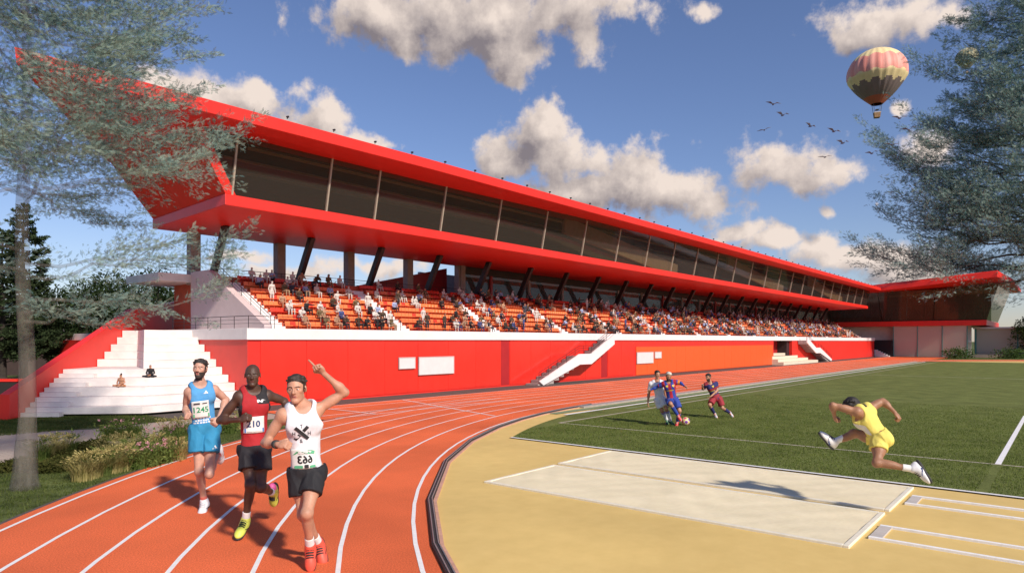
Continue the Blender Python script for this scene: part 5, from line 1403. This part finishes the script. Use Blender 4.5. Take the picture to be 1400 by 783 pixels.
LOOKS = [('pale figure clothed all in white', [plaster]*5, 9),
    ('person in a dark brown jacket and dark trousers', [olive_skin, dark_m, cl('brown', (.055, .032, .018)), cl('charcoal', (.025, .025, .03)), rubber], 4),
    ('person in a black top and black trousers', [tanned, dark_m, cl('black', (.014, .013, .015)), cl('black', (.014, .013, .015)), rubber], 3),
    ('person in a light blue shirt and dark trousers', [tanned, dark_m, cl('light_blue', (.30, .36, .55)), cl('charcoal', (.025, .025, .03)), rubber], 2),
    ('person in a dark suit', [pale, dark_m, cl('slate', (.035, .04, .06)), cl('slate', (.035, .04, .06)), rubber], 2),
    ('bare armed person in a tan top and shorts', [tanned, dark_m, cl('tan', (.40, .24, .15)), tanned, rubber], 2),
    ('person in an olive patterned top and tan trousers', [tanned, dark_m, cl('olive', (.13, .09, .04)), cl('sand', (.33, .23, .14)), rubber], 2),
    ('person in a blue top and blue jeans', [pale, mat('brown_hair', (.08, .04, .02), .6), cl('denim', (.05, .07, .20)), cl('jeans', (.04, .06, .16)), white_shoe], 2)]
wts = np.array([l[2] for l in LOOKS], float); wts /= wts.sum()
people = []                                                     # x, row, look, pose
def row_of(px, py):
    best = None
    for j in range(NR):
        y = seat_y(j) - .08; p = on_y(px, py, y); zz = Z0 + RISE*j + .222 + .43
        e = abs(p.z - zz)
        if best is None or e < best[0]: best = (e, p.x, j)
    return best[1], best[2]
Z4 = [(495,215,0,2),(617,215,3,2),(740,230,0,0),(795,230,5,4),(880,228,1,1),(1022,255,0,0),(1252,275,0,2),(1368,272,1,0),(692,285,6,0),(740,310,4,3),(820,315,3,0),(965,310,3,0),(1075,325,0,0),(1365,345,0,2),
      (618,330,0,5),(1008,355,0,3),(680,355,5,0),(780,345,1,0),(710,385,0,1),(825,400,2,3),(905,395,0,0),(982,378,1,0),(1130,408,0,0),(1205,412,2,0),(1250,440,3,0),(785,455,0,1),(905,430,6,0),(928,455,5,3),(1005,475,5,0),(1033,448,7,0),(1135,476,1,4),(1250,478,2,4),(1330,482,6,0)]
for x, y, lk, ps in Z4:
    X, j = row_of(230 + x/4.375, 320 + y/4.375); people.append((X, j, lk, ps, rng.integers(0, 2) if lk else 0))
taken = {(round(p[0]/.3), p[1]) for p in people}
rs = np.random.default_rng(12); tries = 0
want = 650
while len(people) < want and tries < 60000:
    tries += 1
    u = rs.uniform(0, 1); X = 15.2 + (X1S - 15.9) * u ** .95
    if rs.uniform() > min(1, .55 + (X - 17)/40): continue
    j = int(rs.integers(0, NR))
    if rs.uniform() < .22 and X < 45: j = 0
    ia = [a for a in AIS if a - .12 < X < a + AW + .12]
    if ia or X < 15.2: continue
    xs = min(XSEAT, key=lambda q: abs(q - X)); key = (round(xs/.3), j)
    if key in taken or (key[0]-1, j) in taken and rs.uniform() < .3: continue
    taken.add(key); lk = int(rs.choice(len(LOOKS), p=wts)); lk = int(rs.integers(1, len(LOOKS))) if lk == 0 and X > 30 and rs.uniform() < .55 else lk; people.append((xs, j, lk, int(rs.choice([0, 0, 1, 2, 2, 3, 4, 4, 5], p=[.18, .18, .17, .11, .11, .05, .07, .07, .06])), int(rs.integers(0, 2)) if lk else 0))
people.sort()
NUM = ['first', 'second', 'third', 'fourth', 'fifth', 'sixth', 'seventh', 'eighth', 'ninth', 'tenth'] + ['%dth' % i for i in range(11, 21)]
def nth(n):
    if n < 10: return NUM[n]
    n += 1; return '%d%s' % (n, 'th' if 10 < n % 100 < 14 else {1: 'st', 2: 'nd', 3: 'rd'}.get(n % 10, 'th'))
cnt = {}
crowd = []
for i, (x, j, lk, ps, lh) in enumerate(people):
    z = Z0 + RISE*j + .222; y = seat_y(j) - .10; rz = rs.normal(0, .25)
    me = POSES[ps*2 + lh]
    if i >= 292: crowd.append((x, y, z, rz, lk, me)); continue
    c = cnt[(j, lk)] = cnt.get((j, lk), -1) + 1
    o = bpy.data.objects.new('person', me[0])
    if not me[0].materials:
        for m in LOOKS[0][1]: me[0].materials.append(m)
    COL.objects.link(o)
    for k, m in enumerate(LOOKS[lk][1]): o.material_slots[k].link = 'OBJECT'; o.material_slots[k].material = m
    o.location = (x, y, z); o.rotation_euler = (0, 0, rz); s_ = rs.uniform(.94, 1.05); o.scale = (s_, s_, s_)
    tag(o, '%s, %s such from left, %s row' % (LOOKS[lk][0], nth(c), ORD[j]), 'person', 'spectators seated in the stand')
allm = []
for l in LOOKS:
    for m in l[1]:
        if m not in allm: allm.append(m)
Vs, Fs, Ms = [], [], []; n0 = 0
for x, y, z, rz, lk, me in crowd:
    ca, sa = math.cos(rz), math.sin(rz); V = me[1]; V = np.stack([V[:, 0]*ca - V[:, 1]*sa + x, V[:, 0]*sa + V[:, 1]*ca + y, V[:, 2] + z], 1)
    Vs.append(V); Fs.append(me[2] + n0); Ms.append(np.array([allm.index(m) for m in LOOKS[lk][1]])[me[3]]); n0 += len(V)
o = link('far_crowd', np_mesh('far_crowd', np.concatenate(Vs), np.concatenate(Fs), np.concatenate(Ms), True), allm)
tag(o, 'dense seated crowd in the far half of the stand', 'crowd', kind='stuff')

# two people sitting cross-legged on the terrace, one standing far away
def small_person(J, mats, paint, loc, rz, sc, label, h=.018, longhair=False):
    f, tr, g = body_field(J, 1.0, .235, head_axes(), True, ('relax', 'relax'))
    if longhair: f.ell(V3(*J['head']) + V3(0, .05, .12), (.06, .06, .06), None, .03)
    V, F = f.mesh(h); P = V[F].mean(1); c = seg_class(P, {a: V3(*b) for a, b in J.items()}); mi = paint(P, c)
    hc = V3(*J['head']); mi[(P[:, 2] > hc[2] + .05) & (P[:, 1] > hc[1] - .10) | (P[:, 2] > hc[2] - .07) & (P[:, 1] > hc[1] + .03) & (c == 0)] = 1
    o = link('person', np_mesh('person', V * sc, F, mi, True), mats); o.location = loc; o.rotation_euler = (0, 0, rz); return tag(o, label, 'person')
LOT = dict(pel=(0, .0, .10), neck=(0, -.03, .60), head=(0, -.06, .755), shR=(-.18, -.02, .55), shL=(.18, -.02, .55), hipR=(-.09, 0, .09), hipL=(.09, 0, .09),
    knR=(-.42, -.22, .10), knL=(.42, -.22, .10), anR=(.06, -.36, .06), anL=(-.06, -.30, .10), toeR=(.22, -.34, .05), toeL=(-.22, -.28, .09), elR=(-.27, -.05, .30), elL=(.27, -.05, .30), wrR=(-.12, -.24, .20), wrL=(.10, -.26, .20))
cl_top = cl('black', (.014, .013, .015))
def p1(P, c): return np.select([c == 0, c == 1, c == 5, c == 6], [0, np.where(P[:, 2] > .22, 0, 2), 2, 0], 0)
def p2(P, c): return np.select([c == 0, c == 4, c == 7, (c == 1) & (P[:, 2] > .62)], [0, 0, 0, 0], 2)
a = on_y(166, 536.5, 24.5)
def on_tier(px, i, back=.22):
    """seat point on tier i of the terrace, seen at px"""
    z = RS*(i+1); d = ray(px, HOR); dd = .47*i + back; c = corner(0, dd)
    k = c[1] / d.y
    if d.x * k < c[0]:                                           # on the chamfered side
        # line through c along (-s2, s2): x + y = c0 + c1
        k = (c[0] + c[1]) / (d.x + d.y)
    return Vector((d.x*k, d.y*k, z))
small_person(LOT, [tanned, dark_m, cl('rust', (.45, .16, .05))], p1, on_tier(166, 2), HEAD - R(90) + R(-6), .50, 'bare chested person in rust trousers sitting cross legged on the white tiers', longhair=True)
small_person(LOT, [tanned, dark_m, cl_top], p2, on_tier(206, 3), HEAD - R(90) + R(8), .50, 'person in black sitting cross legged on the white tiers, further right and higher')
ST = {a_: (b_[0], b_[1], b_[2] + .385) for a_, b_ in sit_joints(5).items()}
def p3(P, c): return np.select([c == 0, c == 4], [0, 0], 2)
small_person(ST, [tanned, dark_m, cl('slate', (.035, .04, .06))], p3, on_ground(1325.5, 487.2), HEAD - R(90), .66, 'tiny figure in dark clothes standing by the far glazed pavilion', h=.03)

# ------------------------------------------------------------------ balloons and birds
def balloon(px, py, wpx, depth, label, cols, name='hot_air_balloon'):
    rad = wpx/2*depth/FPX; e = empty(name, at_depth(px, py, depth), 0.4, label, 'balloon')
    gores, rows, sub = 24, 60, 4; n = gores*sub; V = []; F = []; mi = []
    prof = []
    for i in range(rows + 1):
        t = i/rows; a = t*2.42                                   # from the crown down to the mouth
        if a < 1.75: r_, z = math.sin(a), math.cos(a)*.93
        else: u = (a - 1.75)/(2.42 - 1.75); r_ = math.sin(1.75)*(1-u) + .20*u; z = math.cos(1.75)*.93 - .95*u; r_ += .07*math.sin(u*math.pi)
        prof.append((r_, z))
    for i, (r_, z) in enumerate(prof):
        for k in range(n):
            a = 2*math.pi*k/n; bulge = 1 + .035*abs(math.sin(math.pi*k/sub))*min(1, r_*2)
            V.append((rad*r_*bulge*math.cos(a), rad*r_*bulge*math.sin(a), rad*z))
    for i in range(rows):
        for k in range(n):
            F.append((i*n+k, i*n+(k+1) % n, (i+1)*n+(k+1) % n, (i+1)*n+k))
            zg = abs(((k + .5)/sub/2 % 1) - .5)*2                # zig-zag over two gores
            t = (i + .5)/rows
            if t < .40 + .06*zg: c = 1
            elif t < .68 + .05*zg: c = 0 if (k//sub) % 2 else 4
            elif t < .77 + .05*zg: c = 1
            elif t < .93: c = 2
            else: c = 3
            mi.append(c)
    o = link('envelope', np_mesh('envelope', V, F, mi, True), cols, e)
    q = MB(); b = rad*.11; zb = -rad*1.62
    q.hull([(-b*.85, -b*.85, zb), (b*.85, -b*.85, zb), (b*.85, b*.85, zb), (-b*.85, b*.85, zb)], [(-b, -b, zb + b*1.5), (b, -b, zb + b*1.5), (b, b, zb + b*1.5), (-b, b, zb + b*1.5)])
    q.build('basket', mat('wicker', (.30, .18, .09), .9, .3, 3), e)
    q = MB(); q.box(-b*1.06, b*1.06, -b*1.06, b*1.06, zb + b*1.5, zb + b*1.75); q.build('basket_rim', mat('pale_leather', (.55, .45, .36), .7), e)
    q = MB(); q.box(-b*.5, b*.5, -b*.5, b*.5, zb + b*2.5, zb + b*2.8); q.build('burner', dark_steel, e)
    for sx in (-1, 1):
        for sy in (-1, 1):
            q = MB(); q.tube([(sx*b*.95, sy*b*.95, zb + b*1.6), (sx*rad*.14, sy*rad*.14, prof[-1][1]*rad)], rad*.008, 5); q.build('rope', dark_steel, e)
bl = lambda n, c: mat('balloon_' + n, c, .6, .10, .4)
balloon(1199, 102, 73, 150, 'red and yellow zigzag hot air balloon, the large one in the open sky', [bl('red', (.74, .27, .21)), bl('yellow', (.78, .62, .32)), bl('slate', (.20, .15, .14)), bl('mouth', (.42, .11, .06)), bl('rose', (.78, .34, .27))])
balloon(1322, 79, 27, 380, 'small distant olive hot air balloon beside the right tree', [bl('olive', (.35, .30, .16)), bl('cream', (.52, .45, .28)), bl('olive', (.35, .30, .16)), bl('brown', (.30, .2, .12)), bl('moss', (.28, .27, .16))])
bird_m = mat('bird_grey', (.15, .17, .23), .8)
BP = [(1057, 143, 'leftmost bird of the upper pair left of the balloon'), (1070, 158, 'lower bird of the upper pair left of the balloon'), (1045, 178, 'bird furthest left and lowest of the left three'), (1108, 173, 'bird gliding third from the left, just left of another at the same height'),
      (1140, 180, 'bird gliding below and left of the balloon, over the big cloud'), (1152, 196, 'bird with tilted wings just under the one over the big cloud'), (1128, 215, 'bird in front of the big pinkish cloud'), (1192, 210, 'bird straight below the balloon, lowest there'),
      (1230, 162, 'bird just right of the balloon basket'), (1243, 178, 'rightmost bird, right below the balloon'), (1219, 198, 'bird by the cedar bough tip')]
for k, (px, py, lab) in enumerate(BP):
    e = empty('bird', at_depth(px, py, 75 + 3*(k % 4)), rng.uniform(-.5, .5) + HEAD - R(90), lab, 'bird', 'birds over the hall')
    b = Field(); b.ell((0, 0, 0), (.09, .26, .08), None, 0); b.ell((0, -.28, .03), (.05, .09, .05), None, .05); b.cap((0, .2, 0), (0, .42, .0), .06, .02, .04); field_obj('body', b, .03, [bird_m], e)
    up = (.22, .30, .12, .26)[k % 4]
    for sx in (-1, 1):
        w = MB(); pt = [(0, -.10, .03), (sx*.35, -.16, .03 + up), (sx*.85, .05, .02 + up*.8), (sx*.40, .12, .02 + up*.9), (0, .14, .02)]
        w.hull([(x, y, z - .012) for x, y, z in pt], [(x, y, z + .012) for x, y, z in pt]); w.build('wing', bird_m, e)
    e.rotation_euler = (.15, rng.uniform(-.25, .25), e.rotation_euler.z)
# ------------------------------------------------------------------ sun, sky with clouds
SUN_AZ, SUN_EL = -104.0, 35.0
sl = bpy.data.lights.new('sun', 'SUN'); so = bpy.data.objects.new('sun', sl); COL.objects.link(so)
sl.energy = 3.5; sl.angle = R(3.0); sl.color = (1.0, .90, .78)
dv = Vector((math.cos(R(SUN_AZ))*math.cos(R(SUN_EL)), math.sin(R(SUN_AZ))*math.cos(R(SUN_EL)), math.sin(R(SUN_EL))))
so.rotation_euler = dv.to_track_quat('Z', 'Y').to_euler(); so.location = (0, -30, 60)
W = bpy.data.worlds.new('World'); SC.world = W; W.use_nodes = True
WN, WL = W.node_tree.nodes, W.node_tree.links; bg = WN['Background']
sky = WN.new('ShaderNodeTexSky'); sky.sky_type = 'NISHITA'; sky.sun_disc = False; sky.sun_elevation = R(SUN_EL); sky.sun_rotation = R(90 - SUN_AZ)
sky.air_density = 1.15; sky.dust_density = 0.25; sky.ozone_density = 3.0; sky.altitude = 200
SKY_STR = .09; bg.inputs['Strength'].default_value = SKY_STR
def ae(px, py):
    d = ray(px, py).normalized(); return math.atan2(d.y, d.x), math.asin(d.z)
PXA = 1/FPX
CL = [(650,22,185,62,1),(600,45,110,48,1),(715,72,62,42,1),(690,112,34,20,.9),(800,12,66,26,1),(520,15,55,38,1),(755,98,24,20,.9),
      (330,138,100,34,1),(250,122,62,26,1),(430,172,70,26,1),(505,192,42,16,1),(320,170,90,30,1),
      (742,180,38,34,1),(700,218,55,28,1),(790,225,80,36,1),(870,258,110,42,1),(960,275,52,34,1),(800,260,110,40,1),(985,292,26,15,.9),
      (1075,228,84,36,1),(1040,222,50,30,1),(1130,222,42,26,1),(1110,240,55,26,1),
      (1060,335,62,18,.9),(1000,318,40,14,.9),(1100,345,45,20,.9),(1122,291,15,15,.95),(1186,283,9,9,.9),
      (1205,30,88,36,1),(1160,55,46,20,.9),(1270,200,44,22,.95),(1240,147,17,18,.9),(965,14,26,17,.9),(1290,20,70,26,.8),
      (1190,358,85,20,.85),(1240,380,80,20,.85),(400,372,120,16,.75),(500,368,90,18,.75),(340,345,60,14,.6),(60,420,120,20,.5)]
def grp():
    g = bpy.data.node_groups.new('cloud_cover', 'ShaderNodeTree')
    g.interface.new_socket('Point', in_out='INPUT', socket_type='NodeSocketVector')
    for n in ('Cover', 'Depth'): g.interface.new_socket(n, in_out='OUTPUT', socket_type='NodeSocketFloat')
    N, L = g.nodes, g.links; gi = N.new('NodeGroupInput'); go = N.new('NodeGroupOutput'); P = gi.outputs['Point']
    # the outline is pushed about by noise so no ellipse shows
    wn = N.new('ShaderNodeTexNoise'); wn.noise_dimensions = '2D'; wn.inputs['Scale'].default_value = 9; wn.inputs['Detail'].default_value = 3; L.new(P, wn.inputs['Vector'])
    ws = N.new('ShaderNodeVectorMath'); ws.operation = 'MULTIPLY_ADD'; ws.inputs[1].default_value = (.05, .05, 0); ws.inputs[2].default_value = (-.025, -.025, 0)
    L.new(wn.outputs['Color'], ws.inputs[0]); wp = N.new('ShaderNodeVectorMath'); wp.operation = 'ADD'; L.new(P, wp.inputs[0]); L.new(ws.outputs[0], wp.inputs[1]); Q = wp.outputs[0]
    last = None
    for (px, py, rx, ry, a) in CL:
        az, el = ae(px, py); t = (px - CXP)/FPX; v = (HOR - py)/FPX
        kx = 1/(1 + t*t); ky = 1/math.sqrt(1 + t*t)/(1 + v*v*.8)
        s = (1/(rx*PXA*kx), 1/(ry*PXA*ky), 0)
        m = N.new('ShaderNodeVectorMath'); m.operation = 'MULTIPLY_ADD'; m.inputs[1].default_value = s; m.inputs[2].default_value = (-az*s[0], -el*s[1], 0); L.new(Q, m.inputs[0])
        ln = N.new('ShaderNodeVectorMath'); ln.operation = 'LENGTH'; L.new(m.outputs[0], ln.inputs[0])
        f = N.new('ShaderNodeMath'); f.operation = 'SUBTRACT'; f.inputs[0].default_value = a if rx > 27 else .50; L.new(ln.outputs['Value'], f.inputs[1])
        if last is None: last = f.outputs[0]
        else:
            mx = N.new('ShaderNodeMath'); mx.operation = 'SMOOTH_MAX'; mx.inputs[2].default_value = .25; L.new(last, mx.inputs[0]); L.new(f.outputs[0], mx.inputs[1]); last = mx.outputs[0]
    nz = N.new('ShaderNodeTexNoise'); nz.noise_dimensions = '2D'; nz.inputs['Scale'].default_value = 15; nz.inputs['Detail'].default_value = 7; nz.inputs['Roughness'].default_value = .62; L.new(P, nz.inputs['Vector'])
    vo = N.new('ShaderNodeTexVoronoi'); vo.voronoi_dimensions = '2D'; vo.inputs['Scale'].default_value = 24; L.new(Q, vo.inputs['Vector'])
    a1 = N.new('ShaderNodeMath'); a1.operation = 'MULTIPLY_ADD'; a1.inputs[1].default_value = 2.5; a1.inputs[2].default_value = -1.25; L.new(nz.outputs['Fac'], a1.inputs[0])
    a2 = N.new('ShaderNodeMath'); a2.operation = 'MULTIPLY_ADD'; a2.inputs[1].default_value = -.40; a2.inputs[2].default_value = .16; L.new(vo.outputs['Distance'], a2.inputs[0])
    s1 = N.new('ShaderNodeMath'); s1.operation = 'ADD'; L.new(a1.outputs[0], s1.inputs[0]); L.new(a2.outputs[0], s1.inputs[1])
    s2_ = N.new('ShaderNodeMath'); s2_.operation = 'ADD'; L.new(s1.outputs[0], s2_.inputs[0]); L.new(last, s2_.inputs[1])
    mr = N.new('ShaderNodeMapRange'); mr.interpolation_type = 'SMOOTHSTEP'; mr.inputs['From Min'].default_value = -.26; mr.inputs['From Max'].default_value = .42; L.new(s2_.outputs[0], mr.inputs['Value'])
    L.new(mr.outputs['Result'], go.inputs['Cover']); L.new(s2_.outputs[0], go.inputs['Depth']); return g
tc = WN.new('ShaderNodeTexCoord'); sx = WN.new('ShaderNodeSeparateXYZ'); WL.new(tc.outputs['Generated'], sx.inputs[0])
az = WN.new('ShaderNodeMath'); az.operation = 'ARCTAN2'; WL.new(sx.outputs['Y'], az.inputs[0]); WL.new(sx.outputs['X'], az.inputs[1])
el = WN.new('ShaderNodeMath'); el.operation = 'ARCSINE'; WL.new(sx.outputs['Z'], el.inputs[0])
pt = WN.new('ShaderNodeCombineXYZ'); WL.new(az.outputs[0], pt.inputs['X']); WL.new(el.outputs[0], pt.inputs['Y'])
G_ = grp()
c1 = WN.new('ShaderNodeGroup'); c1.node_tree = G_; WL.new(pt.outputs[0], c1.inputs['Point'])
of = WN.new('ShaderNodeVectorMath'); of.operation = 'ADD'; of.inputs[1].default_value = (-.022, .030, 0); WL.new(pt.outputs[0], of.inputs[0])
c2 = WN.new('ShaderNodeGroup'); c2.node_tree = G_; WL.new(of.outputs[0], c2.inputs['Point'])
df = WN.new('ShaderNodeMath'); df.operation = 'SUBTRACT'; WL.new(c1.outputs['Depth'], df.inputs[0]); WL.new(c2.outputs['Depth'], df.inputs[1])
# thin edges and sides turned to the sun are bright, thick parts seen from below are grey
lit = WN.new('ShaderNodeMath'); lit.operation = 'MULTIPLY_ADD'; lit.inputs[1].default_value = .50; lit.inputs[2].default_value = .60; WL.new(df.outputs[0], lit.inputs[0])
th = WN.new('ShaderNodeMath'); th.operation = 'MULTIPLY_ADD'; th.inputs[1].default_value = -.36; mn = WN.new('ShaderNodeMath'); mn.operation = 'SMOOTH_MIN'; mn.inputs[1].default_value = .75; mn.inputs[2].default_value = .4; WL.new(c1.outputs['Depth'], mn.inputs[0]); WL.new(mn.outputs[0], th.inputs[0]); WL.new(lit.outputs[0], th.inputs[2])
rp = WN.new('ShaderNodeValToRGB'); rp.color_ramp.elements[0].position = .10; rp.color_ramp.elements[1].position = .95
CB = 1/SKY_STR
rp.color_ramp.elements[0].color = (.165, .145, .160, 1); rp.color_ramp.elements[1].color = (.60, .515, .46, 1)
WL.new(th.outputs[0], rp.inputs['Fac'])
sc_ = WN.new('ShaderNodeVectorMath'); sc_.operation = 'SCALE'; sc_.inputs['Scale'].default_value = CB; WL.new(rp.outputs['Color'], sc_.inputs[0])
gn = WN.new('ShaderNodeVectorMath'); gn.operation = 'MULTIPLY'; gn.inputs[1].default_value = (.73, .71, .86); WL.new(sky.outputs['Color'], gn.inputs[0])
mx = WN.new('ShaderNodeMix'); mx.data_type = 'RGBA'; WL.new(c1.outputs['Cover'], mx.inputs['Factor']); WL.new(gn.outputs[0], mx.inputs['A']); WL.new(sc_.outputs[0], mx.inputs['B'])
WL.new(mx.outputs['Result'], bg.inputs['Color'])
W.cycles.sampling_method = 'MANUAL'; W.cycles.sample_map_resolution = 512
SC.view_settings.view_transform = 'Standard'; SC.view_settings.look = 'None'; SC.view_settings.exposure = 0.55; SC.view_settings.gamma = 1.0; SC.view_settings.use_curve_mapping = False
SC.render.engine = 'CYCLES'; SC.cycles.transparent_max_bounces = 24; SC.cycles.max_bounces = 6; SC.cycles.use_denoising = True
